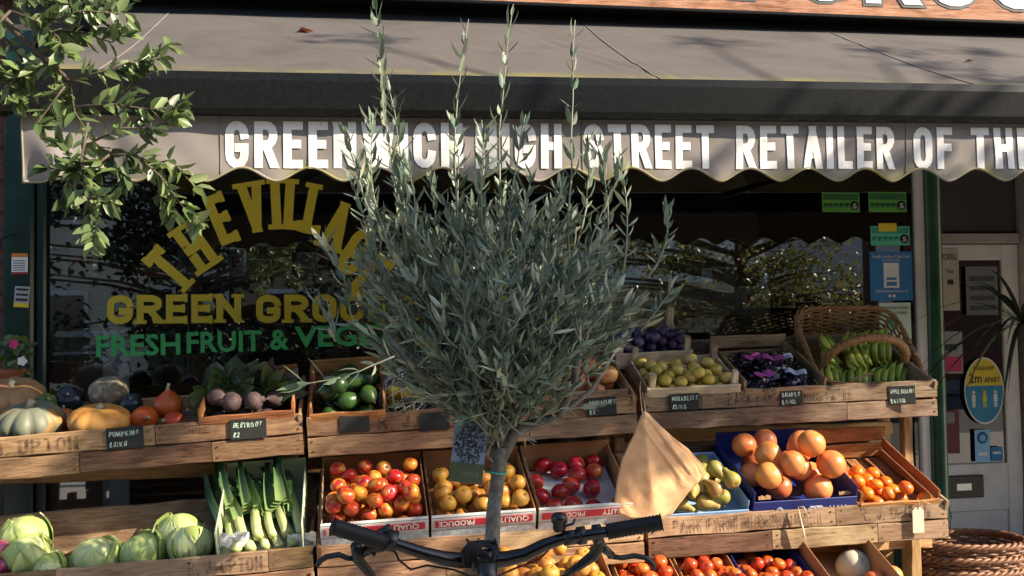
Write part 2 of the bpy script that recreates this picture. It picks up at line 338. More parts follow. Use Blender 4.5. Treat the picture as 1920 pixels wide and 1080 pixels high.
def ribbon(mb, q, sw, cap, fn, k, step=.03, H=None):
    for j, P in enumerate(split_stroke(q)):
        d = P[1]-P[0]; kk = k+j*.31
        if len(P) == 2 and cap and abs(d.x) > .08*d.length and abs(d.y) > .35*d.length:      # diagonal with level ends
            e = d*(sw/2/abs(d.y)); a, c = P[0]-e, P[1]+e; o = Vector((sw/2*min(1.35, d.length/abs(d.y)), 0)); n = max(1, int((c-a).length/step))
            vs = []
            for i in range(n+1): p = a.lerp(c, i/n); vs += [fn(*(p-o), kk), fn(*(p+o), kk)]
            mb.add(vs, [(2*i, 2*i+1, 2*i+3, 2*i+2) for i in range(n)], 0, (1, 1, 1), False); continue
        D = [P[0]]
        for a, c in zip(P, P[1:]):
            n = max(1, int((c-a).length/step)); D += [a+(c-a)*i/n for i in range(1, n+1)]
        m = len(D); closed = (D[0]-D[-1]).length < 1e-5; vs = []
        for i, p in enumerate(D):
            da = (D[i]-D[i-1]).normalized() if i else ((D[-1]-D[-2]).normalized() if closed else (D[1]-D[0]).normalized())
            db = (D[i+1]-D[i]).normalized() if i < m-1 else ((D[1]-D[0]).normalized() if closed else da)
            t = (da+db); t = t.normalized() if t.length > 1e-4 else da
            nn = Vector((-t.y, t.x)); c = max(.7, nn.dot(Vector((-da.y, da.x)))); off = nn*(sw/2/c); e = Vector((0, 0))
            if cap and not closed:
                if i == 0: e = -da*sw/2
                if i == m-1: e = da*sw/2
            vs += [fn(*(p+e+off), kk), fn(*(p+e-off), kk)]
        mb.add(vs, [(2*i, 2*i+1, 2*i+3, 2*i+2) for i in range(m-1)], 0, (1, 1, 1), False)
def lettering(s, H, wf, sw, gap, fn, mat, parent, serif=False, jit=0, name='letter', step=.03, X=None, joined=False):
    st, w = lay_text(s, H, wf, sw, gap, serif, jit)
    for li in ([None] if joined else sorted(set(a[3] for a in st))):
        b = MB()
        for k, (q, a, cap, l_) in enumerate(st):
            if li is None or l_ == li: ribbon(b, q, a, cap, fn, k % 7, step)
        b.obj(name, mat, parent, X, kind='stuff' if joined else None)
def btext(s, size, mat, parent, X, bold=0, width=None, align='CENTER', name='print'):
    c = bpy.data.curves.new(name, 'FONT'); c.body = s; c.size = size; c.offset = bold; c.align_x = align; c.resolution_u = 2
    o = bpy.data.objects.new(name, c); COL.objects.link(o)
    dg = bpy.context.evaluated_depsgraph_get(); dg.update(); me = bpy.data.meshes.new_from_object(o.evaluated_get(dg)); bpy.data.objects.remove(o)
    me.materials.clear(); me.materials.append(mat)
    if width:
        xs = [v.co.x for v in me.vertices]; k = width/max(1e-6, max(xs)-min(xs))
        for v in me.vertices: v.co.x *= k
    return link(name, me, parent, X)
FRONT = RX(R(90))      # turns a flat x-y print so that it stands upright facing the street
# ------------------------------------------------------------------ ground and street
def slab(name, x0, x1, y0, y1, z, mat, t=.2):
    b = MB(); b.box(((x0+x1)/2, (y0+y1)/2, z-t/2), (x1-x0, y1-y0, t)); return b.obj(name, mat, kind='structure')
slab('ground', -150, 150, -150, 60, -.16, M['asphalt'])
slab('road', -60, 60, -12.2, -5.72, -.12, M['asphalt'], .03)
pv = slab('pavement', -12, 14, -5.5, 0.0, -.012, M['paving'], .1)
slab('far_pavement', -40, 40, -15.2, -12.4, -.005, M['paving'], .1)
fl = plank_mesh(.596, .04, .596, M['paving'], 2, .0008, .006)
for i in range(9):
    for j in range(7):
        link('paving_slab', fl, pv, T((-1.5+.6*i+(.3 if j % 2 else 0), -.35-.6*j, -.022)) @ RX(R(90)))
kb = plank_mesh(.895, .15, .2, M['kerb'], 2, .001, .015)
ks = thing('kerb', 'granite kerb along the pavement edge', 'kerb'); ks['kind'] = 'structure'
for i in range(16): link('kerb_stone', kb, ks, T((-6+.9*i, -5.6, -.09)))

# ------------------------------------------------------------------ shop building
shop = thing('shop_building', 'greengrocer shop front with dark green pilaster and large lettered window', 'shop')
def sbox(name, x0, x1, y0, y1, z0, z1, mat, bev=.006, parent=None):
    b = MB(); b.box((0, 0, 0), (x1-x0, y1-y0, z1-z0), bev=bev); return b.obj(name, mat, parent or shop, T(((x0+x1)/2, (y0+y1)/2, (z0+z1)/2)))
GX0, GX1 = -1.425, 2.93
sbox('upper_wall', -9, 16, .04, .3, 3.62, 8.2, M['brick'])
sbox('lintel', -1.8, 5.2, .03, .3, 2.62, 3.62, M['dark'])
sbox('pier_wall', -6, -1.60, .02, .3, 0, 3.62, M['brick'])
sbox('side_wall', 4.75, 16, .02, .3, 0, 3.62, M['brick'])
bk = plank_mesh(.215, .02, .065, M['brick'], 3, .001, .004)
for r_ in range(42):
    for c_ in range(2): link('brick', bk, shop, T((-1.722-.225*c_-(.11 if r_ % 2 else 0), .012, .05+.075*r_)))
sbox('pilaster', -1.60, -1.47, -.05, .1, 0, 2.95, M['green_paint'], .012)
sbox('pilaster_edge', -1.472, GX0, -.02, .1, 0, 2.95, M['green_paint'], .01)
sbox('stall_riser', GX0, GX1, -.03, .12, 0, .62, M['green_paint'], .01)
for i in range(5): sbox('riser_panel', GX0+.12+.86*i, GX0+.80+.86*i, -.042, -.028, .1, .54, M['green_paint'], .008)
sbox('window_sill', GX0-.03, GX1+.03, -.09, .1, .62, .675, M['white_paint'], .01)
sbox('window_head', GX0, GX1, -.03, .1, 2.50, 2.64, M['green_paint'], .01)
sbox('window_frame', GX1-.012, GX1+.045, -.012, .07, .675, 2.5, M['white_paint'], .008)
b = MB()          # turned green corner post with a bead
prof = [(.055, 0), (.055, .5), (.062, .52), (.05, .56), (.05, 2.4), (.062, 2.44), (.055, 2.5), (.055, 2.9)]
b.lathe(prof, 14); b.obj('corner_post', M['green_post'], shop, T((GX1+.085, .0, 0)))
pane = MB(); pane.box((0, 0, 0), (GX1-GX0-.02, .006, 1.83)); glass = pane.obj('window_pane', M['glass'], shop, T(((GX0+GX1)/2, .012, .675+.915)))
b = MB(); b.box((0, 0, 0), (.012, .012, .62), bev=.003); b.obj('glazing_bar', M['steel'], shop, T(at(353, 590, .05)))

# window lettering, applied to the outside of the pane
def on_glass(o, sx=1., tilt=0):
    ct, st_ = math.cos(tilt), math.sin(tilt)
    return lambda x, y, k: (o.x+(x*ct-y*st_)*sx, .0065-.0004*k, o.z+x*st_+y*ct)
g0 = at(200, 608, 0); g1 = at(452, 606, 0)
st, w = lay_text('GREEN', .135, .86, .032, .018, .016)
lettering('GREEN', .135, .86, .032, .018, on_glass(g0, (g1.x-g0.x)/w), M['yellow_film'], shop, .016)
g0 = at(480, 606, 0); lettering('GROCERS', .135, .86, .032, .018, on_glass(g0, (g1.x-at(200, 608, 0).x)/w), M['yellow_film'], shop, .016)
f0 = at(177, 668, 0); f1 = at(335, 661, 0); f2 = at(347, 661, 0); f3 = at(506, 655, 0); f4 = at(555, 650, 0)
X = lambda p: T((p.x, .0055, p.z)) @ RY(R(-.6)) @ FRONT
btext('FRESH', .135, M['green_film'], shop, X(f0), .0035, f1.x-f0.x, 'LEFT', 'lettering')
btext('FRUIT', .135, M['green_film'], shop, X(f2), .0035, .345, 'LEFT', 'lettering')
btext('&', .135, M['green_film'], shop, X(f3), .0035, .09, 'LEFT', 'lettering')
btext('VEGETABLES', .135, M['green_film'], shop, X(f4), .0035, .9, 'LEFT', 'lettering')
cc = at(532, 690, 0); sc_ = .00262
for ch, px, py in (('T', 318, 506), ('H', 366, 462), ('E', 415, 410), ('V', 474, 388), ('I', 517, 382), ('L', 551, 383), ('L', 590, 392), ('A', 632, 424), ('G', 668, 472), ('E', 694, 520)):
    p = at(px, py, 0); a = math.atan2(p.x-cc.x, p.z-cc.z); H = .245
    st, w = lay_text(ch, H, .46, .044, .01, .024); b = MB()
    for k, (q, sw, cap, c_) in enumerate(st):
        def fn(x, y, kk):
            u, v = x-w/2, y-H/2; ca, sa = math.cos(-a), math.sin(-a)
            return (p.x+u*ca-v*sa, .0065-.0004*kk, p.z+u*sa+v*ca)
        ribbon(b, q, sw, cap, fn, k % 7)
    b.obj('letter', M['yellow_film'], shop)

# stickers and notices on the window and the pilaster
def notice(name, label, cat, px0, py0, px1, py1, Y, mat, prints=(), tilt=0., group=None, thick=.002):
    a, c = at(px0, py0, Y), at(px1, py1, Y); w, h = c.x-a.x, a.z-c.z
    t = thing(name, label, cat, T(((a.x+c.x)/2, Y, (a.z+c.z)/2)) @ RY(tilt), group)
    b = MB(); b.box((0, 0, 0), (w, thick, h)); b.obj('sheet', mat, t)
    for pr in prints:
        kind = pr[0]
        if kind == 'bar':
            _, u0, v0, u1, v1, m_, k = pr; b = MB(); b.box((0, 0, 0), ((u1-u0)*w, .0008, (v1-v0)*h))
            b.obj('print', m_, t, T((((u0+u1)/2-.5)*w, -thick/2-.0006*k, ((v0+v1)/2-.5)*h)))
        elif kind == 'disc':
            _, u, v, r_, m_, k = pr; b = MB(); b.lathe([(0.0001, 0), (r_*h, 0), (r_*h, .001), (.0001, .001)], 20)
            b.obj('print', m_, t, T(((u-.5)*w, -thick/2-.0006*k, (v-.5)*h)) @ RX(R(90)))
        else:
            _, s_, u, v, sz, m_, wd_ = pr
            btext(s_, sz*h, m_, t, T(((u-.5)*w, -thick/2-.0030, (v-.5)*h)) @ FRONT, 0, wd_*w if wd_ else None)
    return t
def flat(n, c, r=.5): return plain(n, c, r, .08, 10, 0, rnd=0)
mint = flat('mint film', (.10, .52, .33)); lime = flat('green film', (.10, .33, .05)); blue = flat('blue poster', (.02, .17, .42)); white = flat('white paper', (.72, .72, .70))
ink = flat('black ink', (.012, .014, .016)); yel = flat('yellow film', (.70, .52, .03)); red = flat('red poster', (.30, .012, .014)); lblue = flat('pale blue', (.25, .5, .75)); teal = flat('teal film', (.02, .22, .40))
orange = flat('orange card', (.6, .2, .02)); pmint = flat('pale mint paper', (.50, .66, .56)); pink = flat('pink card', (.5, .02, .12)); wgreen = flat('leaf green', (.05, .42, .26))
hy = lambda m_: [('bar', .03, .62, .97, .93, m_, 1), ('disc', .86, .33, .24, ink, 2), ('text', '5', .86, .20, .36, white, .10)] + [('disc', .1+.14*i, .33, .13, m_, 2) for i in range(5)]
notice('rating_sticker', 'green food hygiene rating sticker, left of the upper pair on the glass', 'sticker', 1541, 361, 1612, 398, .006, lime, hy(flat('dark green', (.02, .12, .03))))
notice('rating_sticker', 'green food hygiene rating sticker beside the white frame, right of the upper pair', 'sticker', 1628, 360, 1700, 398, .006, lime, hy(flat('dark green', (.02, .12, .03))))
notice('rating_sticker', 'mint food hygiene rating sticker with yellow tab above the blue poster', 'sticker', 1632, 424, 1706, 460, .006, mint, hy(flat('mid green', (.03, .30, .2)))+[('bar', .2, .72, .66, 1.15, yel, 4)])
notice('club_card_poster', 'blue South London Club Card poster on the window glass', 'poster', 1630, 472, 1712, 563, .006, blue,
       [('text', 'South London Club Card', .5, .87, .1, white, .88), ('text', 'ACCEPTED HERE', .5, .80, .06, white, .42), ('bar', .32, .26, .68, .77, white, 1), ('bar', .38, .30, .62, .38, blue, 2), ('bar', .38, .42, .62, .47, blue, 2),
        ('text', 'SouthLondonClub.co.uk', .5, .17, .08, white, .76), ('bar', .42, .07, .48, .12, white, 1), ('bar', .52, .07, .58, .12, white, 1)])
notice('food_notice', 'pale mint notice reading fighting food together under the blue poster', 'poster', 1648, 568, 1709, 636, .006, pmint,
       [('text', 'FIGHTING FOOD', .5, .82, .11, ink, .82), ('text', 'TOGETHER', .55, .68, .11, ink, .62), ('disc', .35, .40, .17, wgreen, 1)])
notice('window_sticker', 'blue and white sticker behind the yellow letter H', 'sticker', 328, 416, 380, 526, .03, blue, [('bar', .08, .04, .92, .52, white, 1), ('text', 'CARD', .5, .60, .09, white, .6), ('disc', .5, .36, .12, lblue, 2), ('text', 'NOW', .5, .85, .09, white, .6)])
notice('red_poster', 'red poster hanging high inside the window', 'poster', 285, 322, 345, 428, .05, red, [('text', 'COFFEE', .55, .32, .09, white, .6), ('text', 'TO GO', .55, .18, .08, white, .5)])
notice('door_notice', 'white and orange notice stuck on the green pilaster, the upper one', 'sticker', 22, 475, 52, 514, -.055, white, [('bar', .0, .82, 1, 1, orange, 1), ('bar', 0, 0, 1, .1, red, 1)]+[('bar', .08, .18+.11*i, .85, .22+.11*i, ink, 1) for i in range(5)])
notice('door_notice', 'grey torn notice stuck on the green pilaster, the lower one', 'sticker', 27, 537, 55, 576, -.055, flat('grey paper', (.35, .35, .36)), [('bar', 0, 0, 1, .2, yel, 1), ('bar', .1, .3, .9, .42, ink, 1), ('bar', .1, .55, .9, .65, ink, 1), ('bar', .1, .8, .9, .9, ink, 1)], R(4))
notice('opening_notice', 'white notice with fine print inside the window behind the olive', 'poster', 612, 470, 640, 550, .04, flat('dim paper', (.3, .3, .3)), [('bar', .15, .1+.09*i, .85, .14+.09*i, ink, 1) for i in range(9)])

# ------------------------------------------------------------------ shop interior
def room(name, x0, x1, y0, y1, z0, z1, mat):
    b = MB(); b.box(((x0+x1)/2, (y0+y1)/2, (z0+z1)/2), (x1-x0, y1-y0, z1-z0)); return b.obj(name, mat, kind='structure')
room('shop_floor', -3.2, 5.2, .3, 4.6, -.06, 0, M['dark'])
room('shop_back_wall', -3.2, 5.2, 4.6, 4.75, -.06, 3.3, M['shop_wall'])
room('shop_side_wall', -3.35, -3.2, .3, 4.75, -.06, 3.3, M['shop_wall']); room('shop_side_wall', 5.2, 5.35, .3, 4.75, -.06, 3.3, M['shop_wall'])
room('shop_ceiling', -3.35, 5.35, 1.55, 4.75, 3.05, 3.2, M['dark'])       # strip behind the shop front left open, an added gap letting sky light in
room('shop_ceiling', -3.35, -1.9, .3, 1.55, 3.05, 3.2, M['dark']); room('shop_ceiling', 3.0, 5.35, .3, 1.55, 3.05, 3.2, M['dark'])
def shelf_unit(label, x0, x1, y, zs, d=.3):
    t = thing('shop_shelf', label, 'shelf', T(((x0+x1)/2, y, 0)))
    for z in zs: plank(t, T((0, 0, z-.012)) @ RX(R(90)), x1-x0, .024, d, M['shelf'], 'shelf_board')
    for s in (-1, 1): plank(t, T((s*(x1-x0+.024)/2, 0, max(zs)/2)) @ RY(R(90)), max(zs), d, .022, M['shelf'], 'upright')
    return t
z1 = at(300, 520, .5).z
shelf_unit('long wooden shelf across the window behind the yellow lettering', at(60, 500, .5).x-.1, at(640, 500, .5).x, .5, [.6, z1], .26)
pal = [plain('pack %d' % i, c, .5, .15, 20, .02) for i, c in enumerate([(.55, .44, .22), (.50, .40, .25), (.55, .10, .05), (.6, .5, .4), (.50, .03, .10), (.62, .30, .1), (.12, .3, .1), (.7, .68, .62), (.05, .12, .3)])]
def pack(x, y, z, w, h, d, m_, lab, grp):
    t = thing('food_pack', lab, 'package', T((x, y, z)), grp)
    b = MB(); b.box((0, 0, h/2), (w, d, h), bev=.004); b.obj('carton', m_, t); b = MB(); b.box((0, -d/2-.001, h*.5), (w*.7, .002, h*.35)); b.obj('front_label', random.choice(pal), t)
x = at(88, 500, .5).x
while x < at(620, 500, .5).x:
    w = rnd(.06, .13); h = rnd(.07, .15)
    if random.random() < .86: pack(x+w/2, .48+rnd(-.03, .02), z1, w, h, .1, random.choice([pal[0], pal[1], pal[3], pal[7], pal[0], pal[4], pal[2], pal[5]]), 'small food carton standing on the long window shelf', 'cartons on the window shelf')
    x += w+rnd(.01, .04)
z2 = at(1400, 590, .9).z
shelf_unit('low wooden display shelf with pale packs at the right of the window', 1.2, 3.0, .75, [.5, z2], .34)
for zz in (z2,):
    x = 1.24
    while x < 2.9:
        w = rnd(.12, .24); h = rnd(.16, .3)
        pack(x+w/2, .74, zz, w, h, .18, random.choice([pal[7], pal[3], pal[1], pal[7]]), 'pale packet on the display shelf behind the right of the window', 'packets on the display shelf'); x += w+rnd(.01, .05)
shelf_unit('tall stock shelves against the back wall of the shop', -2.8, 4.6, 4.4, [.5, 1.0, 1.5, 2.0], .34)
for zz in (1.0, 1.5, 2.0):
    x = -2.7
    while x < 4.4:
        w = rnd(.12, .3); pack(x+w/2, 4.4, zz, w, rnd(.15, .36), .2, random.choice(pal), 'stock carton on the shelves at the back of the shop', 'cartons on the back shelves'); x += w+rnd(.02, .15)
# white fridge behind the left end of the window
p = at(168, 665, .95); fr = thing('white_fridge', 'white upright fridge behind the left end of the window', 'fridge', T((p.x, 1.0, 0)))
b = MB(); b.box((0, 0, .78), (.3, .5, 1.56), bev=.03); b.obj('cabinet', M['white_paint'], fr)
b = MB(); b.box((0, -.27, .8), (.28, .03, 1.3), bev=.012); d_ = b.obj('door', M['white_paint'], fr)
b = MB(); b.box((.1, -.3, .9), (.02, .03, .25), bev=.008); b.obj('handle', M['steel'], d_)

# ------------------------------------------------------------------ recessed door
DY = .88
dw = thing('shop_door', 'white half glazed shop door with stickers in the recess', 'door', T((at(1742, 700, DY).x, DY, 0)))
DW = 1.0
def dbox(name, x0, x1, z0, z1, mat, y0=-.022, y1=.022, bev=.006, par=dw):
    b = MB(); b.box((0, 0, 0), (x1-x0, y1-y0, z1-z0), bev=bev); return b.obj(name, mat, par, T(((x0+x1)/2, (y0+y1)/2, (z0+z1)/2)))
dz = at(1830, 868, DY).z
dbox('stile', 0, .04, .02, 2.03, M['white_paint']); dbox('stile', .51, .63, .02, 2.03, M['white_paint'])
dbox('bottom_rail', .04, .51, .02, .20, M['white_paint']); dbox('middle_rail', .04, .51, dz-.30, dz, M['white_paint']); dbox('top_rail', .04, .51, 1.93, 2.03, M['white_paint'])
dbox('panel', .04, .51, .20, dz-.30, M['white_paint'], -.008, .01, .002)
dbox('door_pane', .04, .51, dz, 1.93, M['glass'], -.003, .003, 0)
lp = dbox('letter_plate', .07, .33, dz-.21, dz-.07, M['black_metal'], -.04, -.021, .005)
b = MB(); b.box((0, 0, 0), (.2, .004, .07)); b.obj('flap', M['steel'], lp, T((-.01, -.011, 0)) @ SC(.5, 1, .6))
D0 = at(1742, 700, DY).x
sbox('door_frame', D0+.635, D0+.70, DY-.12, DY+.1, 0, 2.6, M['white_paint'], .008)
sbox('reveal_panel', D0+.70, 4.75, DY-.02, DY+.12, 0, 2.6, M['white_paint'], .006)
sbox('side_panel', 3.0, D0-.004, DY-.02, DY+.05, 0, 2.6, M['dark'], .006)
sbox('door_transom', D0, D0+.63, DY-.05, DY+.06, 2.035, 2.10, M['shop_wall'], .006)
sbox('transom_panel', D0, D0+.63, DY-.02, DY+.05, 2.105, 2.6, M['dark'], .006)
sbox('reveal_side', 2.955, 3.0, .11, DY+.06, 0, 2.62, M['green_paint'], .006)
sbox('reveal_side', 4.75, 4.80, .03, DY+.12, 0, 2.62, M['white_paint'], .006)
sbox('lobby_ceiling', 3.0, 4.75, .05, DY+.1, 2.605, 2.66, M['dark'], .006)
sbox('door_step', 3.0, 4.75, -.04, DY-.03, 0, .10, M['kerb'], .012)
# oval 2 m notice on the door
p = at(1840, 732, DY); q0, q1 = at(1803, 732, DY), at(1877, 732, DY); z0_, z1_ = at(1840, 795, DY), at(1840, 670, DY)
ov = thing('distance_sticker', 'oval yellow and blue sticker reading please keep 2m apart on the door', 'sticker', T((p.x, DY-.028, p.z)))
ew, eh = (q1.x-q0.x)/2, (z1_.z-z0_.z)/2
def ell(name, s, m_, k, lo=-1, hi=1):
    b = MB(); n = 40; pts = [(math.cos(2*math.pi*i/n)*ew*s, max(lo, min(hi, math.sin(2*math.pi*i/n)*s))*eh) for i in range(n)]
    b.add([(x_, 0, z_) for x_, z_ in pts], [tuple(range(n))], 0, (1, 1, 1), False); b.obj(name, m_, ov, T((0, -.0008*k, 0)))
ell('border', 1, white, 0); ell('lower_field', .95, teal, 1, -1, .15); ell('upper_field', .95, yel, 1, .15, 1)
X2 = lambda u, v: T((u*ew, -.0026, v*eh)) @ FRONT
btext('PLEASE KEEP', .032, ink, ov, X2(0, .62), .0004, ew*1.05); btext('2m', .085, ink, ov, X2(-.42, .24), .001, ew*.62); btext('APART', .05, ink, ov, X2(.42, .24), .0006, ew*.8)
for i, m_ in ((-1, white), (0, yel), (1, white)):
    b = MB(); b.lathe([(.0001, .055), (.008, .06), (.011, .068), (.008, .077), (.0001, .08)], 8); b.box((0, 0, .032), (.026, .003, .042), bev=.001); b.box((-.006, 0, -.008), (.009, .003, .04)); b.box((.006, 0, -.008), (.009, .003, .04))
    b.obj('figure_print', m_, ov, T((i*ew*.55, -.0026, -.36*eh)) @ SC(1, .08, 1))
notice('door_sticker', 'pale blue sticker with ring on the lower door glass', 'sticker', 1827, 806, 1857, 866, DY-.026, lblue, [('disc', .5, .75, .18, blue, 1), ('disc', .5, .75, .11, lblue, 2), ('bar', .2, .2, .8, .3, white, 1)])
notice('door_sticker', 'small blue sticker beside the right stile of the door', 'sticker', 1858, 838, 1880, 864, DY-.026, blue, [('bar', .15, .5, .85, .65, white, 1)])
notice('lettered_poster', 'cream poster with hand lettering behind the door glass', 'poster', 1752, 466, 1800, 582, DY-.026, flat('cream paper', (.42, .38, .30)), [('text', 'BRICKELL', .5, .82, .13, ink, .85), ('text', 'Tea', .6, .6, .1, ink, .3), ('bar', .5, .42, .75, .5, ink, 1)])
notice('door_poster', 'grey patterned leaflet behind the door glass', 'poster', 1810, 500, 1872, 590, DY-.026, flat('grey leaflet', (.16, .17, .17)), [('bar', .1, .1+.2*i, .9, .2+.2*i, flat('dark print', (.05, .06, .07)), 1) for i in range(4)])
notice('door_poster', 'pale leaflet with red print low behind the door glass', 'poster', 1752, 622, 1806, 700, DY-.026, flat('dim leaflet', (.3, .29, .28)), [('bar', .05, .05, .95, .4, pink, 1), ('bar', .1, .55, .8, .7, ink, 1)])
notice('door_poster', 'dark red leaflet at the bottom of the door glass', 'poster', 1754, 770, 1800, 850, DY-.026, flat('crimson', (.12, .01, .015)), [('bar', .1, .7, .8, .95, flat('grey leaflet2', (.2, .2, .2)), 1)])

# ------------------------------------------------------------------ fascia sign
sg = thing('fascia_sign', 'weathered scaffold board shop sign with white outlined lettering', 'sign', T((0, 0, 0)))
sx0 = at(737, 10, -.1).x; sz = 3.112
plank(sg, T((sx0+2.6, -.10, sz+.11)), 5.2, .04, .215, M['sign_wood'], 'board'); plank(sg, T((sx0+2.6, -.10, sz+.33)), 5.2, .04, .215, M['sign_wood'], 'board')
lo = at(1330, 8, -.125)
zz = sz+.094
xq = at(1413, 0, -.12).x
def fs(x, y, k): return (xq+x, -.1215-.0004*k, zz+y)
def fs2(x, y, k): return (xq+x, -.1245-.0004*k, zz+y)
out_m = flat('sign outline', (.05, .055, .06)); let_m = plain('white sign letters', (.72, .72, .72), .6, .1, 20, .05, rnd=0)
x_off = -.33
lettering('N GROCERS', .36, .78, .085, .085, lambda x, y, k: fs2(x+x_off, y, k), let_m, sg)
st, w = lay_text('N GROCERS', .36, .78, .085, .085)
for li in sorted(set(a[3] for a in st)):
    b1 = MB()
    for k, (q, sw, cap, l_) in enumerate(st):
        if l_ == li: ribbon(b1, [(a+x_off, c) for a, c in q], sw+.03, cap, fs, k % 7)
    b1.obj('letter_outline', out_m, sg)
sbox('fascia_backing', -1.9, 8.2, -.07, .03, 3.12, 3.62, M['bar'], .01)

# ------------------------------------------------------------------ awning
AX0, AX1, AYF, AYB = -1.085, 8.0, -1.45, -.14
def az(x): return .0095*(x+1.07)                       # the whole blind hangs a little out of level
ZT, ZB = 2.268, 2.055                                  # valance top and bottom
aw = thing('shop_awning', 'long taupe canvas awning with scalloped lettered valance and black front bar', 'awning', T((0, 0, 0)))
def can(u, v):
    x = AX0+(AX1-AX0)*u; y = (AYF+.03)+(AYB-AYF-.03)*v; z = 2.405+az(x)*.8+(3.02-2.405)*v
    z += -.016*math.sin(math.pi*v)+.004*math.sin(x*2.1+v*3)*math.sin(math.pi*v)
    for cx, wd_ in ((.78, .10), (2.42, .13), (.02, .06), (4.3, .1)):                  # bundles of diagonal creases
        d = (x-cx-(.52)*(1-v)+.1); e = math.exp(-(d/wd_)**2)*math.sin(math.pi*min(1, v*.9+.1))
        z += e*(.0045*math.sin(d*70+noise.noise((x*3, v*4, 2))*2)+.0022*math.sin(d*130+v*5))
    z += .003*noise.noise((x*2.2, v*3, 1)); return (x, y, z)
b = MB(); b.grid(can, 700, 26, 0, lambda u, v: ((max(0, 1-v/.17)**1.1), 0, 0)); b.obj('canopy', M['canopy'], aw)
for px_ in (313, 1100, 1560):      # sewn seams running down the slope
    xs = (at(px_, 40, -.2).x); b = MB()
    b.tube([Vector(can((xs-AX0)/(AX1-AX0), v/20))+Vector((0, 0, .0022)) for v in range(21)], .0022, 4); b.obj('seam', M['fabric'], aw)
def yv(x, z):
    t = max(0, min(1.15, (ZT+az(x)-z)/(ZT-ZB)))
    y = AYF-t*(.007*math.sin(x*8.3+.6)+.0045*math.sin(x*21+1.3)+.003*math.sin(x*37+z*30))-.008*t*noise.noise((x*3, z*3, 5))
    y -= .05*t*math.exp(-((x+.93+.10*(1-t))/.055)**2)-.035*t*math.exp(-((x+.80)/.06)**2)
    return y
SCP = .2215
def zb(x):
    c = .5-.5*math.cos(2*math.pi*(x+.716)/SCP)
    if x < -.93: c *= max(0, 1-(-.93-x)/.06)
    return ZB+az(x)-.006+.046*c**.85
def val(u, v):
    x = AX0+.02+(AX1-AX0-.02)*u; zt = ZT+az(x); z = zb(x)+(zt-zb(x))*v; return (x, yv(x, z), z)
b = MB(); b.grid(val, 760, 10, 0, lambda u, v: (max(0, .30-v)*1.6, 0, 0)); vo_ = b.obj('valance', M['fabric'], aw)
b = MB(); b.tube([Vector(val(i/860, 0)) for i in range(861)], .005, 5, col=(.6, 0, 0)); b.obj('edge_binding', M['binding'], vo_)
b = MB(); b.tube([Vector(val(0, i/10))+Vector((.004, -.001, 0)) for i in range(11)], .0045, 4, col=(.6, 0, 0)); b.obj('edge_binding', M['binding'], vo_)
for px_ in (413, 1092, 1700):
    xs = at(px_, 280, AYF).x; u = (xs-AX0-.02)/(AX1-AX0-.02); b = MB()
    b.tube([Vector(val(u, i/10))+Vector((0, -.001, 0)) for i in range(11)], .0022, 4, col=(.3, 0, 0)); b.obj('seam', M['fabric'], vo_)
for word, pa, pb in (('GREENWICH', 422, 868), ('HIGH', 892, 1053), ('STREET', 1094, 1339), ('RETAILER', 1381, 1677), ('OF', 1713, 1785), ('THE', 1820, 1935), ('YEAR', 1965, 2120)):
    xa, xb = at(pa, 280, AYF).x, at(pb, 280, AYF).x; H = .156
    st, w = lay_text(word, H, .50, .0285, .019); k_ = (xb-xa)/w
    def fv(x, y, k): 
        X_ = xa+x*k_; Z_ = ZT+az(X_)-.176+y; return (X_, yv(X_, Z_)-.0022-.0003*k, Z_)
    lettering(word, H, .50, .0285, .019, fv, M['letter_white'], vo_, step=.016)
b = MB()       # front bar: extruded profile with a chamfered top and bottom lip
prof = [(-.045, -.005), (-.052, .012), (-.05, .105), (-.036, .135), (.01, .140), (.03, .125), (.03, 0.0), (-.02, -.008)]
n = len(prof); L_ = []
for i, x in enumerate([AX0-.035, AX1]): L_ += [(x, AYF+p_[0], ZT+az(x)+p_[1]) for p_ in prof]
b.add(L_, [(k, (k+1) % n, n+(k+1) % n, n+k) for k in range(n)]+[tuple(range(n))[::-1], tuple(range(n, 2*n))], 0, (1, 1, 1), False)
fbar = b.obj('front_bar', M['bar'], aw); b = MB()
b.box((AX0-.038, AYF-.012, ZT+.07), (.012, .1, .16), bev=.004); b.obj('end_cap', M['black_metal'], fbar)
for nm, y0, y1, z0, z1 in (('cassette_lid', -.235, -.03, 3.088, 3.106), ('cassette_back', -.125, -.075, 2.94, 3.087)):
    b = MB(); b.box(((AX0-.2+AX1)/2, (y0+y1)/2, (z0+z1)/2), (AX1-AX0+.2, y1-y0, z1-z0), bev=.004); b.obj(nm, M['bar'], aw)
for xx in (-.7, 2.1, 4.6):       # folding arms under the canvas
    b = MB(); b.tube([(xx, -.05, 2.62), (xx+.55, -.72, 2.45), (xx+.1, AYF+.02, 2.35)], .022, 8); b.obj('arm', M['black_metal'], aw)
def dry_leaf(lab, px, py, Y, s):
    p = at(px, py, Y); b = MB()
    for k in range(5):
        a = k*1.25+.4; b.leaf(Vector((0, 0, .004)), Vector((math.cos(a), math.sin(a)*.6, .55+.3*math.sin(3*k))), Vector((0, 0, 1)), s, s*.6, (.30, .09, .035), .4, .5)
    b.obj('dry_leaf', M['dark_leaf'], None, T(p), label=lab, cat='leaf')
def on_can(px, py):
    best = None
    for i in range(60):
        v = i/59; y = (AYF+.03)+(AYB-AYF-.03)*v; p = at(px, py, y); c = can((p.x-AX0)/(AX1-AX0), v)
        if best is None or abs(p.z-c[2]) < best[0]: best = (abs(p.z-c[2]), y)
    return best[1]
dry_leaf('curled brown dead leaf lying on the awning canvas', 572, 62, on_can(572, 62), .035)
dry_leaf('small brown dead leaf near the right end of the awning', 1817, 117, on_can(1817, 117), .018)
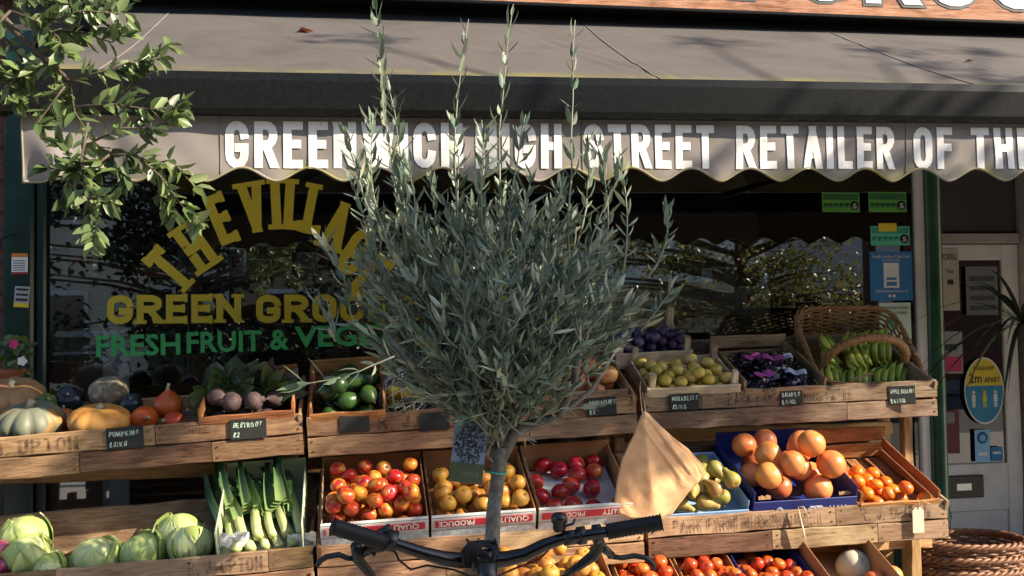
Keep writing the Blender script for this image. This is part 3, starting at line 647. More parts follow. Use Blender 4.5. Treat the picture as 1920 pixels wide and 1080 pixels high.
dry_leaf('brown dead leaf caught on the black awning casing', 659, 9, -.15, .03)
# ------------------------------------------------------------------ produce shapes
def ball_mesh(name, mats, r=1., squash=.92, dim=.5, stem=.28, n=14, rows=9, top=0., bot=.3, lump=0.):
    """round fruit with a dimple at the stem end and a smaller one at the blossom end"""
    b = MB(); prof = []
    for i in range(rows+1):
        t = -math.pi/2+math.pi*i/rows; rr = max(.012, math.cos(t))*(1+top*math.sin(t)); z = math.sin(t)*squash
        if rr < .42: z += (-(.42-rr)*dim if t > 0 else (.42-rr)*dim*bot)
        prof.append((rr*r, z*r))
    b.lathe(prof, n, 0, None, (lambda t, q, z: (q*(1+lump*math.cos(5*t)), z)) if lump else None)
    zt = prof[-1][1]
    if stem: b.tube([(0, 0, zt-.02*r), (.04*r, 0, zt+stem*r*.6), (.12*r, .02*r, zt+stem*r)], [.07*r, .05*r, .065*r], 5, 1)
    return b.mesh(name, mats)
def lathe_mesh(name, mats, prof, r, n=14, stem=.25, bend=0):
    b = MB(); b.lathe([(a*r, z*r) for a, z in prof], n); zt = prof[-1][1]*r
    if stem: b.tube([(0, 0, zt-.04*r), (.06*r, 0, zt+stem*r*.6), (.2*r, 0, zt+stem*r)], [.06*r, .05*r, .07*r], 5, 1)
    if bend: b.v = [(x+bend*(z/r)**2*r, y, z) for x, y, z in b.v]
    return b.mesh(name, mats)
F = {}
st_ = M['stem']
F['apple'] = [ball_mesh('apple', [fruit('red and yellow apple skin', (.46, .03, .018), (.60, .27, .03), 26, .3, .47, .66), st_], .031, .9, .55, .3, top=.06)]
F['gala'] = [ball_mesh('apple', [fruit('deep red apple skin', (.36, .012, .02), (.50, .12, .04), 12, .26, .52, .74), st_], .0365, .9, .55, .3, top=.06)]
F['russet'] = [ball_mesh('apple', [fruit('golden russet skin', (.52, .26, .035), (.46, .17, .03), 14, .48, .4, .7, bmp=.12), st_], .033, .9, .5, .25, top=.04)]
F['grapefruit'] = [ball_mesh('grapefruit', [fruit('grapefruit peel', (.64, .17, .055), (.68, .25, .075), 8, .36, .35, .65, bmp=.22, bscale=220), st_], .0535, .96, .2, 0, n=18, rows=12)]
F['satsuma'] = [ball_mesh('satsuma', [fruit('satsuma peel', (.74, .17, .012), (.72, .13, .01), 12, .34, .4, .6, bmp=.25, bscale=260), M['pale_stem']], .031, .84, .3, .06)]
F['tomato'] = [ball_mesh('tomato', [fruit('tomato skin', (.50, .06, .014), (.58, .15, .02), 14, .28, .45, .7), plain('tomato calyx', (.05, .12, .02), .7)], .027, .86, .5, .1, lump=.012)]
F['plum'] = [ball_mesh('plum', [fruit('plum skin with bloom', (.035, .018, .06), (.11, .09, .20), 40, .5, .42, .62, hue=.02), st_], .0235, 1.08, .35, 0)]
F['mirabelle'] = [ball_mesh('yellow_plum', [fruit('yellow plum skin', (.58, .42, .07), (.62, .48, .15), 30, .45, .4, .65, hue=.008), st_], .0265, .95, .4, .06)]
F['peach'] = [ball_mesh('nectarine', [fruit('nectarine skin', (.60, .30, .10), (.52, .11, .05), 14, .45, .42, .62), st_], .043, .94, .45, 0)]
F['onion'] = [lathe_mesh('red_onion', [fruit('red onion skin', (.28, .03, .10), (.42, .10, .18), 20, .28, .4, .7, streak=(6, 6, .4)), st_], [(.02, -.8), (.4, -.74), (.85, -.35), (1, .05), (.8, .5), (.4, .8), (.14, 1.0), (.1, 1.25), (.02, 1.3)], .042, stem=0)]
F['avocado'] = [lathe_mesh('avocado', [fruit('avocado skin', (.012, .035, .008), (.03, .075, .014), 30, .35, .4, .65, bmp=.4, bscale=120), st_], [(.02, -1), (.45, -.93), (.85, -.62), (1, -.15), (.92, .35), (.68, .85), (.42, 1.25), (.18, 1.45), (.02, 1.48)], .036, stem=.1, bend=.06)]
F['pear'] = [lathe_mesh('pear', [fruit('pear skin', (.33, .29, .06), (.30, .19, .06), 16, .42, .42, .68, bmp=.08), st_], [(.03, -.86), (.3, -.95), (.7, -.8), (.97, -.35), (1, .05), (.86, .55), (.6, 1.05), (.42, 1.5), (.34, 1.9), (.2, 2.1), (.03, 2.1)], .033, stem=.55, bend=.07)]
F['pepper'] = [lathe_mesh('orange_pepper', [fruit('orange pepper skin', (.60, .12, .01), (.52, .04, .01), 14, .18, .4, .6), plain('pepper stalk', (.08, .2, .03), .6)], [(.03, -1.5), (.3, -1.3), (.55, -.8), (.78, -.1), (.95, .5), (.8, .9), (.4, .98), (.1, .86)], .034, stem=.6)]
F['lemon'] = [lathe_mesh('lemon', [fruit('lemon peel', (.62, .46, .04), (.55, .5, .08), 20, .35, .4, .6, bmp=.2, bscale=200), st_], [(.03, -1.35), (.18, -1.25), (.55, -.95), (.92, -.45), (1, 0), (.92, .45), (.55, .95), (.18, 1.25), (.03, 1.35)], .03, stem=0)]
beet_prof = [(.03, -1.7), (.07, -1.3), (.22, -1.0), (.7, -.7), (1, -.1), (.92, .4), (.55, .75), (.3, .85), (.28, 1.1), (.03, 1.12)]
F['beet'] = [lathe_mesh('beetroot', [fruit('beetroot skin', (.03, .017, .022), (.075, .045, .045), 30, .75, .4, .66, bmp=.5, bscale=60), st_], beet_prof, .038, stem=0)]
RAD = dict(apple=.031, gala=.0365, russet=.033, grapefruit=.0535, satsuma=.031, tomato=.027, plum=.0245, mirabelle=.0265, peach=.043, onion=.042, avocado=.040, pear=.037, pepper=.034, lemon=.033, beet=.04)
FN = dict(apple='apple', gala='apple', russet='apple', grapefruit='grapefruit', satsuma='satsuma', tomato='tomato', plum='plum', mirabelle='yellow_plum', peach='nectarine', onion='red_onion', avocado='avocado', pear='pear', pepper='orange_pepper', lemon='lemon', beet='beetroot')
CATN = dict(gala='apple', russet='apple', mirabelle='plum', onion='onion', pepper='pepper', beet='beetroot')
def fill(X, x0, x1, y0, y1, kind, n, label, group, tau, tries=70, lie=False, seed=1, vsc=.05, face=0., zlim=9):
    """settle n fruits one by one in a sloping tray, each at the lowest free spot"""
    rg = random.Random(seed); r = RAD[kind]; P = []; ct, stau = math.cos(tau), math.sin(tau)
    for i in range(n):
        best = None; rr = r*(1+rg.uniform(-vsc, vsc))
        for k in range(tries):
            x = rg.uniform(x0+rr, x1-rr); y = rg.uniform(y0+rr, y1-rr); z = rr
            for (a, b_, c, q) in P:
                d2 = (a-x)**2+(b_-y)**2; s = (rr+q)*.985
                if d2 < s*s: z = max(z, c+math.sqrt(s*s-d2))
            cost = z*ct*1.25+y*stau
            if z > zlim: cost += 9
            if best is None or cost < best[0]: best = (cost, x, y, z)
        _, x, y, z = best; P.append((x, y, z, rr))
        if lie: rot = RZ(rg.uniform(0, 6.3)) @ RX(R(90)+rg.uniform(-.35, .35)) @ RZ(rg.uniform(0, 6.3))
        else: rot = RZ(rg.uniform(0, 6.3)) @ RX(rg.uniform(-.9, .9)+face) @ RZ(rg.uniform(0, 6.3))
        o = link(FN[kind], F[kind][0], None, X @ T((x, y, z)) @ rot @ Matrix.Scale(rr/r, 4) @ SC(rg.uniform(.94, 1.04), rg.uniform(.94, 1.04), rg.uniform(.93, 1.03)), label=label, cat=CATN.get(kind, kind), group=group)
    return P

# ------------------------------------------------------------------ display crates
TAU = R(21)
class Crate: pass
def crate(label, pl, pr, Y, h=.158, D=.5, tau=TAU, mat='crate', splits=((.5,), (.4,)), z0=-.095, back=.13, Yr=None, floor=True):
    c = Crate(); A, B_ = at(*pl, Y), at(*pr, Yr if Yr is not None else Y); xd = (B_-A); c.w = xd.length; xd.normalize(); yd = Vector((-xd.y, xd.x, 0)).normalized(); zd = xd.cross(yd)
    X = Matrix((xd, yd, zd)).transposed().to_4x4(); X.translation = A; c.X = X; c.tau = tau; c.z0 = z0
    t = thing('display_crate', label, 'crate', X); c.t = t; m = M[mat]; th = .016; c.pl = []
    for r_, sp in enumerate(splits):
        xs = [0]+[s*c.w for s in sp]+[c.w]; zc = -(r_+.5)*h/len(splits)
        for a, b_ in zip(xs, xs[1:]):
            plank(t, T(((a+b_)/2, th/2+rnd(-.0015, .0015), zc+rnd(-.001, .001))) @ RY(rnd(-.002, .002)), b_-a-.003, th, h/len(splits)-.004, random.choice([m, M['crate_tan'], M['crate_dark'], m]))
    for s in range(1, 2):
        pass
    F0 = T((0, th+.002, z0)) @ RX(tau); c.F0 = F0
    if floor:
        for i in range(4): plank(t, F0 @ T((c.w/2, .06+i*(D-.07)/3.4, -.008)) @ RX(R(90)), c.w-.03, .012, (D-.07)/3.4-.012, M['crate_grey'], 'floor_slat')
    for x_ in (.008, c.w-.008):
        plank(t, F0 @ T((x_, D/2, .045)) @ RZ(R(90)), D, .015, .10, m, 'end_board'); plank(t, F0 @ T((x_, D/2+.05, -.05)) @ RZ(R(90)), D-.1, .014, .08, m, 'end_board')
    if back: plank(t, F0 @ T((c.w/2, D+.008, back/2-.01)), c.w-.004, .016, back, M['tray_wood'] if back == .15 else m, 'back_board')
    nb = MB()           # rusty nail heads near the plank ends
    for r_, sp in enumerate(splits):
        for x_ in [s_*c.w+d_ for s_ in (0, *sp, 1) for d_ in (-.02, .02)]:
            if 0 < x_ < c.w:
                for dz_ in (.24, .74): nb.lathe([(.001, -.0032), (.0034, -.0028), (.0036, .002)], 7, 0, T((x_+rnd(-.004, .004), .0, -(r_+dz_)*h/len(splits)+rnd(-.004, .004))) @ RX(R(-90)) @ RX(R(180)) @ T((0, 0, .0)))
    nb.obj('nail_heads', M['stem'], t, kind='stuff')
    return c
def stencil(c, s, x, z, H, wid, mat='ink', y=-.0025, jit=.002):
    st, w = lay_text(s, H, .48, H*.12, H*.16); k_ = wid/w
    return lettering(s, H, .48, H*.12, H*.16, lambda a, b_, k: (x+a*k_, y-.0003*k, z+b_), M[mat], c.t, jit=jit, name='stencil_letter')
def local_x(c, px, py=None):
    """distance along the crate front below that column of the photograph"""
    iv = c.X.inverted(); y = c.X.translation.y
    p = at(px, py or 780, y); return (iv @ p).x
A1 = crate('upper crate stamped UPTON holding pumpkins and a box of beetroot', (-170, 832), (566, 775), -.95, splits=((.20, .61), (.415, .755)), D=.46, tau=R(16), back=.05)
A2 = crate('upper crate stamped R.J. UPTON behind the olive tree', (574, 782), (1192, 738), -.95, splits=((.9,), (.66,)), mat='crate')
A3 = crate('upper crate stamped PARK FARM HERRINGSWELL with grapes and bananas', (1206, 738), (1756, 712), -.85, splits=((.19,), (.68,)), mat='crate_grey')
B1 = crate('middle crate stamped UPTON holding cabbages and leeks', (-150, 1090), (586, 1022), -1.2, splits=((.33, .88), (.5,)), D=.46, tau=R(10), z0=-.10, mat='crate', back=.15)
B2 = crate('middle crate of apple boxes behind the handlebar', (593, 1023), (1206, 976), -1.2, splits=((.5,), (.38,)), mat='crate')
B3 = crate('middle crate stamped HERRINGSWELL with grapefruit and satsumas', (1214, 971), (1776, 935), -1.15, splits=((.615,), (.40, .755)), mat='crate_grey')
C1 = crate('lowest crate of yellow apples below the handlebar', (600, 1172), (1165, 1138), -1.42, splits=((.5,), (.4,)))
C2 = crate('lowest crate of tomatoes and a melon beside the wicker baskets', (1170, 1150), (1700, 1128), -1.38, splits=((.5,), (.4,)), mat='crate_grey')
C0 = crate('lowest crate below the cabbages', (-150, 1235), (585, 1165), -1.45, splits=((.5,), (.4,)))
stencil(A1, 'R. J. UPTON', local_x(A1, -55, 830), -.068, .05, local_x(A1, 148, 830)-local_x(A1, -55, 830))
stencil(A1, 'CHARGE', local_x(A1, 345, 800), -.045, .03, .1)
stencil(A2, 'R. J. UPTON', local_x(A2, 708, 790), -.066, .05, .42)
stencil(A3, 'PARK FARM HERRINGSWELL', local_x(A3, 1364, 750), -.066, .05, local_x(A3, 1600, 750)-local_x(A3, 1364, 750))
stencil(B1, 'R. J. UPTON', local_x(B1, 352, 1050), -.068, .048, local_x(B1, 492, 1050)-local_x(B1, 352, 1050))
stencil(B3, 'PARK FARM HERRINGSWELL', local_x(B3, 1262, 985), -.066, .05, local_x(B3, 1545, 985)-local_x(B3, 1262, 985))
stencil(B3, 'R. J. UPTON', local_x(B3, 1612, 965), -.066, .05, .30)

# timber stands that carry the crates
def stand(label, xs, yb, posts, rails):
    t = thing('timber_stand', label, 'stand')
    for (x, y, h) in posts: plank(t, T((x, y, h/2)) @ RY(R(90)), h, .045, .045, M['post'], 'post')
    for (x0, x1, y, z) in rails: plank(t, T(((x0+x1)/2, y, z)), x1-x0, .03, .055, M['post'], 'rail')
za = A1.X.translation.z-.16; ym = -.74
def px_x(px, py, Y): return at(px, py, Y).x
stand('timber stand under the left and middle crates', None, None,
      [(x, y, h) for x in (-1.6, px_x(540, 900, -.70), px_x(1158, 890, -.66)) for (y, h) in ((-.68, 1.075), (-.42, 1.20))]+[(x, -1.0, .66) for x in (-1.6, -.16, 1.05)]+[(x, -1.22, .36) for x in (-1.6, -.16, 1.05)],
      [(-1.7, 1.08, -.645, 1.0), (-1.7, 1.08, -.385, 1.15), (-1.7, 1.08, -.965, .60), (-1.7, 1.08, -1.185, .3)])
stand('timber stand under the right hand crates', None, None,
      [(x, y, h) for x in (1.20, px_x(1692, 830, -.52)) for (y, h) in ((-.55, 1.125), (-.36, 1.24))]+[(x, -.92, .68) for x in (1.16, 2.30)]+[(x, -1.16, .36) for x in (1.16, 2.3)],
      [(1.1, 2.45, -.515, 1.06), (1.1, 2.45, -.325, 1.19), (1.1, 2.4, -.885, .62), (1.1, 2.4, -1.125, .30)])

# ------------------------------------------------------------------ trays that stand in the crates
def tray(label, c, px0, px1, py, L, h, kind, mats, dy=.0, dz=.0, hb=None, name='fruit_tray', cat='tray', posts=False, hf=None, tau=None, tx=0):
    """open box on the crate floor between two columns of the photograph; returns its frame and width"""
    x0, x1 = local_x(c, px0, py), local_x(c, px1, py); w = x1-x0; hb = hb or h; hf = hf or h
    X = c.X @ T((x0, .018+dy, c.z0+dz)) @ RX(tau if tau is not None else c.tau)
    t = thing(name, label, cat, X); m = M[mats]; th = .010 if kind == 'wood' else .005
    if kind == 'wood':
        n = 4
        for i in range(n): plank(t, T((w*(i+.5)/n, L/2, .005)) @ RZ(R(90)) @ RX(R(90)), L-.004, .008, w/n-.008, m, 'base_slat')
        def wall(X_, l, hh):
            k = 2 if hh > .09 else 1
            for j in range(k): plank(t, X_ @ T((0, 0, .012+(hh-.012)*(j+.5)/k)), l, th, (hh-.012)/k-(.012 if k > 1 else 0), m, 'side_slat')
        wall(T((w/2, th/2, 0)), w-.002, hf); wall(T((w/2, L-th/2, 0)), w-.002, hb)
        wall(T((th/2, L/2, 0)) @ RZ(R(90)), L-2*th-.002, h); wall(T((w-th/2, L/2, 0)) @ RZ(R(90)), L-2*th-.002, h)
        if posts:
            for x_ in (.024, w-.024):
                for y_, hh in ((.024, hf), (L-.024, hb)):
                    plank(t, T((x_, y_, (hh+posts)/2+.01)) @ RY(R(90)), hh+posts, .026, .026, m, 'corner_post')
    else:
        def pan(nm, c_, d, m_=m):
            b = MB(); b.box((0, 0, 0), d, bev=.0015); return b.obj(nm, m_, t, T(c_))
        pan('base', (w/2, L/2, .004), (w, L, .005)); pan('front_panel', (w/2, th/2, hf/2), (w, th, hf)); pan('back_panel', (w/2, L-th/2, hb/2), (w, th, hb))
        pan('side_panel', (th/2, L/2, h/2), (th, L-2*th-.002, h)); pan('side_panel', (w-th/2, L/2, h/2), (th, L-2*th-.002, h))
    return t, X, w
def put(X, w, L, kind, n, label, group, c, seed=1, m=.014, z=.012, y1=None, x0=None, x1=None, **k):
    return fill(X @ T((0, 0, z)), x0 if x0 is not None else m, x1 if x1 is not None else w-m, m, (y1 or L)-m, kind, n, label, group, c.tau, seed=seed, **k)

# --- upper left: loose pumpkins
def pumpkin(label, px, py, Y, r, sq, ribs, depth, mat, stem=.3, tilt=(0, 0), cat='pumpkin', name='pumpkin', neck=0, stemmat='pale_stem'):
    p = at(px, py, Y); t = thing(name, label, cat, T(p) @ RX(tilt[0]) @ RY(tilt[1])); b = MB(); prof = []; rows = 14
    for i in range(rows+1):
        a = -math.pi/2+math.pi*i/rows; q = max(.02, math.cos(a)); z = math.sin(a)*sq
        if q < .5 and not neck: z -= math.copysign((.5-q)*.55*sq, a)
        if neck and a > .5: q = max(.02, q*(1-.25*(a-.5))); z += neck*(a-.5)**2
        prof.append((q*r, z*r))
    def fn(a, q, z):
        s = 1-depth*(1-abs(math.sin(a*ribs/2))**.55)*min(1, q/r*1.6) if ribs else 1
        s *= 1+.035*noise.noise((math.cos(a)*1.5+px, math.sin(a)*1.5, z/r*1.3)); return q*s, z*(1+.05*math.sin(a+px))
    b.lathe(prof, max(20, ribs*6), 0, None, fn); b.obj('flesh', mat, t)
    if stem:
        zt = prof[-1][1]; b = MB(); b.tube([(0, 0, zt-.01), (.01*stem, 0, zt+stem*r*.5), (.1*r, .03*r, zt+stem*r)], [.16*r, .09*r, .12*r], 7); b.obj('stem', M[stemmat], t)
    return t
gp = fruit('grey green pumpkin skin', (.16, .17, .12), (.42, .20, .05), 7, .55, .48, .66, bmp=.2, bscale=40); tan = fruit('tan pumpkin skin', (.42, .23, .10), (.34, .17, .07), 10, .55, bmp=.2, bscale=40)
org = fruit('orange pumpkin skin', (.50, .20, .035), (.55, .28, .07), 12, .5, bmp=.4, bscale=50); dkg = fruit('blue black squash skin', (.012, .018, .02), (.02, .03, .035), 20, .25)
kuri = fruit('red squash skin', (.55, .075, .018), (.50, .13, .03), 10, .42); net_ = fruit('netted pale squash skin', (.40, .35, .26), (.20, .16, .11), 55, .8, .42, .55, bmp=.9, bscale=70); strp = fruit('striped gourd skin', (.30, .33, .05), (.06, .10, .02), 26, .4, .45, .55, streak=(3, 3, .3))
pumpkin('large ribbed grey green and orange pumpkin against the crate front', 58, 790, -.80, .125, .58, 10, .16, gp, .25, (R(14), 0))
pumpkin('large tan ribbed pumpkin behind the grey green one', 24, 744, -.60, .125, .52, 9, .18, tan, .2, (R(22), 0))
pumpkin('small green and yellow striped gourd', 88, 756, -.66, .042, .9, 8, .08, strp, .1, (R(50), R(30)), 'gourd', 'gourd')
pumpkin('dark green round squash with pale stem scar', 131, 748, -.62, .058, .85, 0, 0, dkg, .12, (R(60), 0), 'squash', 'squash')
pumpkin('pale netted round squash', 203, 734, -.60, .078, .78, 0, 0, net_, 0, (R(20), 0), 'squash', 'squash')
pumpkin('orange tan warty pumpkin behind the pumpkin price board', 187, 788, -.82, .118, .52, 11, .07, org, .12, (R(10), 0))
pumpkin('blue black round squash beside the netted one', 246, 758, -.66, .045, .92, 0, 0, dkg, .1, (R(40), 0), 'squash', 'squash')
pumpkin('red onion shaped squash standing highest', 315, 761, -.74, .058, .92, 0, 0, kuri, .35, (R(8), 0), 'squash', 'squash', .25)
pumpkin('red squash lying beside the orange tan pumpkin', 271, 786, -.80, .052, .9, 0, 0, kuri, .3, (R(80), R(20)), 'squash', 'squash', .2)
pumpkin('red squash lying against the beetroot box', 325, 793, -.82, .045, .9, 0, 0, kuri, .3, (R(75), R(-30)), 'squash', 'squash', .2)
pumpkin('red squash mostly hidden behind the orange tan pumpkin', 122, 785, -.72, .045, .9, 0, 0, kuri, .2, (R(30), 0), 'squash', 'squash', .2)
# --- beetroot and greens
t, X, w = tray('rough wooden box of beetroot and leafy greens', A1, 372, 552, 775, .40, .13, 'wood', 'red_wood', dz=.02, hb=.15, posts=.0, hf=.10)
put(X, w, .40, 'beet', 12, 'dusty beetroot lying in the rough wooden box', 'beetroots in the rough box', A1, 3, lie=True, y1=.27)
def greens(label, X, px, n, l, wd, cols, spread, name='leafy_bunch', cat='greens'):
    t = thing(name, label, cat, X); b = MB(); s = MB()
    for i in range(n):
        a = rnd(-1, 1)*spread; e = rnd(.25, 1.0); d = Vector((math.sin(a)*1.2, -.35*rnd(-.6, 1), e*.55)).normalized(); ll = l*rnd(.7, 1.15)
        q = d*ll*.45; s.tube([(0, 0, 0), tuple(q*.5), tuple(q)], .0028, 4)
        c_ = random.choice(cols); k_ = rnd(.7, 1.2); c_ = tuple(x_*k_ for x_ in c_)
        nn = Vector((rnd(-.5, .5), -1, rnd(.1, .6)))
        for j in range(3): b.leaf(q*(.7+.15*j), d+Vector((rnd(-.35, .35), rnd(-.3, .1), rnd(-.3, .2))), nn, ll*.62*rnd(.8, 1.1), wd*rnd(.8, 1.2), c_, rnd(.1, .35), rnd(.1, .5))
    b.obj('leaves', M['dark_leaf'], t); s.obj('stalks', plain('beet stalk', (.16, .03, .06), .5), t); return t
gc = [(.045, .085, .022), (.03, .06, .02), (.08, .12, .03)]
greens('dark leafy greens at the back of the beetroot box', X @ T((w*.28, .20, .07)), 0, 34, .17, .07, gc, 1.0); greens('beetroot tops with crimson stalks tied in pink', X @ T((w*.62, .17, .08)), 0, 26, .16, .06, gc+[(.06, .03, .03)], .9)
b = MB(); b.tube([(math.cos(a/10*6.28)*.02, math.sin(a/10*6.28)*.014, .02) for a in range(10)], .005, 5, closed=True); b.obj('rubber_band', pink, None, X @ T((w*.62, .17, .085)), label='pink band tied round the beetroot tops', cat='band')
pumpkin('small yellow squash in the beetroot box', 372, 752, -.75, .03, .9, 0, 0, fruit('yellow squash skin', (.36, .26, .03), (.28, .22, .03), 12), .1, (R(40), 0), 'squash', 'squash')
# --- avocados
t, X, w = tray('rough wooden box of avocados', A2, 580, 724, 780, .40, .12, 'wood', 'red_wood', dz=.02, hb=.15, hf=.09)
put(X, w, .40, 'avocado', 22, 'dark green avocado in the rough wooden box', 'avocados in the rough box', A2, 5, lie=True)
# --- lemons in nets
nt_m = plain('white netting', (.62, .68, .78), .6, .08, 30, .1)
for k, (px, py, Y) in enumerate(((758, 740, -.78), (795, 745, -.70))):
    p = at(px, py, Y); t = thing('net_bag', 'white net bag of lemons between the avocado box and the olive', 'net bag', T(p) @ RX(R(18)) @ RY(R(25)), 'net bags of lemons')
    for q, (a, c_, e) in enumerate(((-.045, 0, .0), (.03, -.01, .012), (-.008, 0, .062), (-.02, .03, -.055), (.045, .02, -.05), (.0, -.035, .02))): link('lemon', F['lemon'][0], t, T((a, c_, e)) @ RY(R(70+30*q)) @ RX(q))
    b = MB()
    for s in (-1, 1):
        for i in range(13):
            pts = []
            for j in range(15):
                a = i/13*6.283+s*j*.17; tt = -1.35+2.7*j/14; q = math.cos(tt)*.092+.006; pts.append((q*math.cos(a), q*.75*math.sin(a), .12*math.sin(tt)))
            b.tube(pts, .0017, 4)
    b.tube([(0, 0, .11), (.01, 0, .15), (.05, -.01, .19)], [.02, .008, .016], 7); b.obj('netting', nt_m, t)
t, X, w = tray('cardboard box of orange pointed peppers behind the olive branches', A2, 845, 1002, 770, .36, .11, 'card', 'card', dz=.03)
put(X, w, .36, 'pepper', 16, 'orange pointed pepper in the box behind the olive', 'orange peppers', A2, 6, lie=True)
t, X, w = tray('dark lined box of nectarines at the end of the crate', A2, 1012, 1178, 755, .38, .12, 'wood', 'crate_grey', dz=.03, hb=.12, hf=.10)
put(X, w, .38, 'peach', 15, 'yellow and pink nectarine behind its price board', 'nectarines', A2, 8)
# --- plums and yellow plums: two thin poplar trays overlapping like steps
t, X, w = tray('pale thin wooden tray of purple plums', A3, 1185, 1338, 735, .30, .075, 'wood', 'pale_wood', dz=.185, dy=.24, posts=.05, tau=R(24), hb=.11)
P_ = put(X, w, .30, 'plum', 58, 'bloomy purple plum heaped in the pale tray', 'purple plums', A3, 9)
t, X, w = tray('pale thin wooden tray of yellow plums', A3, 1212, 1388, 735, .30, .07, 'wood', 'pale_wood', dz=.05, dy=-.005, posts=.045, tau=R(24))
put(X, w, .30, 'mirabelle', 44, 'round yellow plum in the pale tray', 'yellow plums', A3, 10, tries=110, zlim=.07)
# --- grapes in bags
t, X, w = tray('wooden box of bagged black grapes', A3, 1395, 1548, 730, .44, .13, 'wood', 'tray_wood', dz=.01, hb=.16, hf=.09)
film = glassmat('clear plastic bag', 1.45, (.93, .93, .95)); grape_m = fruit('black grape skin', (.03, .015, .035), (.09, .06, .12), 50, .3)
for k, (u, v, z) in enumerate(((.28, .09, .07), (.72, .10, .07), (.30, .24, .085), (.72, .25, .08), (.5, .17, .11))):
    rg = random.Random(k); t = thing('grape_bag', 'clear plastic bag of black grapes with a coloured label', 'grapes', X @ T((w*u, v, z)) @ RZ(rg.uniform(-.5, .5)), 'bags of grapes'); b = MB(); s = MB(); s.lathe([(.001, -.011), (.008, -.008), (.011, 0), (.008, .008), (.001, .011)], 8)
    for i in range(75):
        while 1:
            q = Vector((rg.uniform(-1, 1), rg.uniform(-1, 1), rg.uniform(-1, 1)))
            if q.length < 1: break
        b.add([Vector(v_)+Vector((q.x*.062, q.y*.075, q.z*.036)) for v_ in s.v], s.f)
    g = b.obj('grapes', grape_m, t); g['kind'] = 'stuff'; b = MB()
    def bag(u_, v_):
        a = u_*6.2832; tt = -1.5+3*v_; q = math.cos(tt); n_ = 1+.22*noise.noise((math.cos(a)*2.2+k*7, math.sin(a)*2.2, tt*2.4)); return (.085*q*math.cos(a)*n_, .10*q*math.sin(a)*n_, (.055*math.sin(tt))*n_)
    b.grid(bag, 40, 18, 0, None, False); b.obj('bag', film, t)
    b = MB(); b.grid(lambda u_, v_: ((u_-.5)*.09, -.03+(v_-.5)*.05, .058+.006*math.sin(u_*9)), 10, 4); b.obj('label', [plain('grape label', (.5, .1, .35), .35), plain('grape label 2', (.55, .6, .75), .35)][k % 2], t)
# ------------------------------------------------------------------ wicker
def wicker_basket(name, label, X, w, d, h, flare, rows, mat, cat='basket', sq=3.2, tr=.006, stakes=36, handle=None, group=None, rim=.012):
    t = thing(name, label, cat, X, group)
    def loop(a, s, off=0):
        c, sn = math.cos(a), math.sin(a); e = (abs(c)**sq+abs(sn)**sq)**(-1/sq); return Vector(((w/2*s+off)*c*e, (d/2*s+off)*sn*e, 0))
    b = MB(); N_ = stakes*4
    for i in range(rows):
        v = (i+.5)/rows; s = flare+(1-flare)*v; pts = []
        for k in range(N_):
            a = 2*math.pi*k/N_; p = loop(a, s, .0055*math.sin(a*stakes/2+(math.pi if i % 2 else 0))); p.z = h*v+.002*noise.noise((k*.1, i, 0)); pts.append(p)
        b.tube(pts, tr*rnd(.85, 1.1)*.8, 5, closed=True)
    wv = b.obj('weave', M[mat], t)
    b = MB()
    for k in range(stakes):
        a = 2*math.pi*k/stakes; p0, p1 = loop(a, flare), loop(a, 1); p1.z = h; b.tube([p0, p1], .0045, 5)
    b.obj('stakes', M[mat], t)
    b = MB()
    for k in range(13):
        x = -w/2*flare+w*flare*(k+.5)/13; b.box((x, 0, .004), (w*flare/13-.003, d*flare*.97, .006))
    b.obj('base', M[mat], t)
    b = MB()
    for j in range(3):
        pts = []
        for k in range(N_):
            a = 2*math.pi*k/N_; ph = a*stakes/2.5+j*2.094; p = loop(a, 1, rim*.7*math.cos(ph)); p.z = h+rim*.6+rim*.6*math.sin(ph); pts.append(p)
        b.tube(pts, rim*.62, 5, closed=True)
    b.obj('rim', M[mat], t)
    if handle:
        pts = handle; hd = MB(); hd.tube(pts, .013, 8); ho = hd.obj('handle', M[mat], t); c = MB()
        P = [Vector(p) for p in pts]; acc = 0; L_ = sum((q-p).length for p, q in zip(P, P[1:])); n = int(L_/.0085); wr = []
        for k in range(n*6):
            s = k/(n*6)*L_; a_ = 0
            for p, q in zip(P, P[1:]):
                l = (q-p).length
                if a_+l >= s: break
                a_ += l
            f = min(1, (s-a_)/l); o = p+(q-p)*f; dd = (q-p).normalized(); u = dd.orthogonal(); u = Vector((0, 1, 0)).cross(dd).normalized(); vv = dd.cross(u); th = 2*math.pi*k/6
            wr.append(o+u*math.cos(th)*.0165+vv*math.sin(th)*.0165)
        c.tube(wr, .0048, 5); c.obj('wrapping', M[mat], ho)
    return t
# banana basket leaning on the upper crate, its mouth towards the street
bx0, bx1 = at(1560, 730, -.80), at(1750, 722, -.80)
BX = T(at(1606, 650, -.56)) @ RZ(R(-4)) @ RX(R(46)) @ T((0, 0, -.13))
hp = []
for i in range(25):
    a = math.pi*i/24; hp.append((-.195*math.cos(a)*(1 if abs(math.cos(a)) < .8 else 1), -.10, .06+.24*math.sin(a)**.7))
wicker_basket('wicker_basket', 'brown wicker basket with wrapped hoop handle full of green bananas', BX, .50, .48, .14, .86, 13, 'wicker', handle=hp, rim=.010, sq=5)
def banana_mesh():
    b = MB(); pts = []; rad = []
    for i in range(11):
        s = i/10; a = -.75+1.5*s; pts.append((.075*math.sin(a)*1.0, 0, .075*(math.cos(a)-.73))); rad.append([.006, .0075, .0125, .0155, .017, .0175, .0172, .0155, .012, .006, .0045][i])
    b.tube(pts, rad, 6); return b.mesh('banana', fruit('green banana skin', (.24, .34, .045), (.50, .50, .08), 9, .4, .45, .72, hue=.012, bmp=.03))
bm = banana_mesh(); bm2 = bm
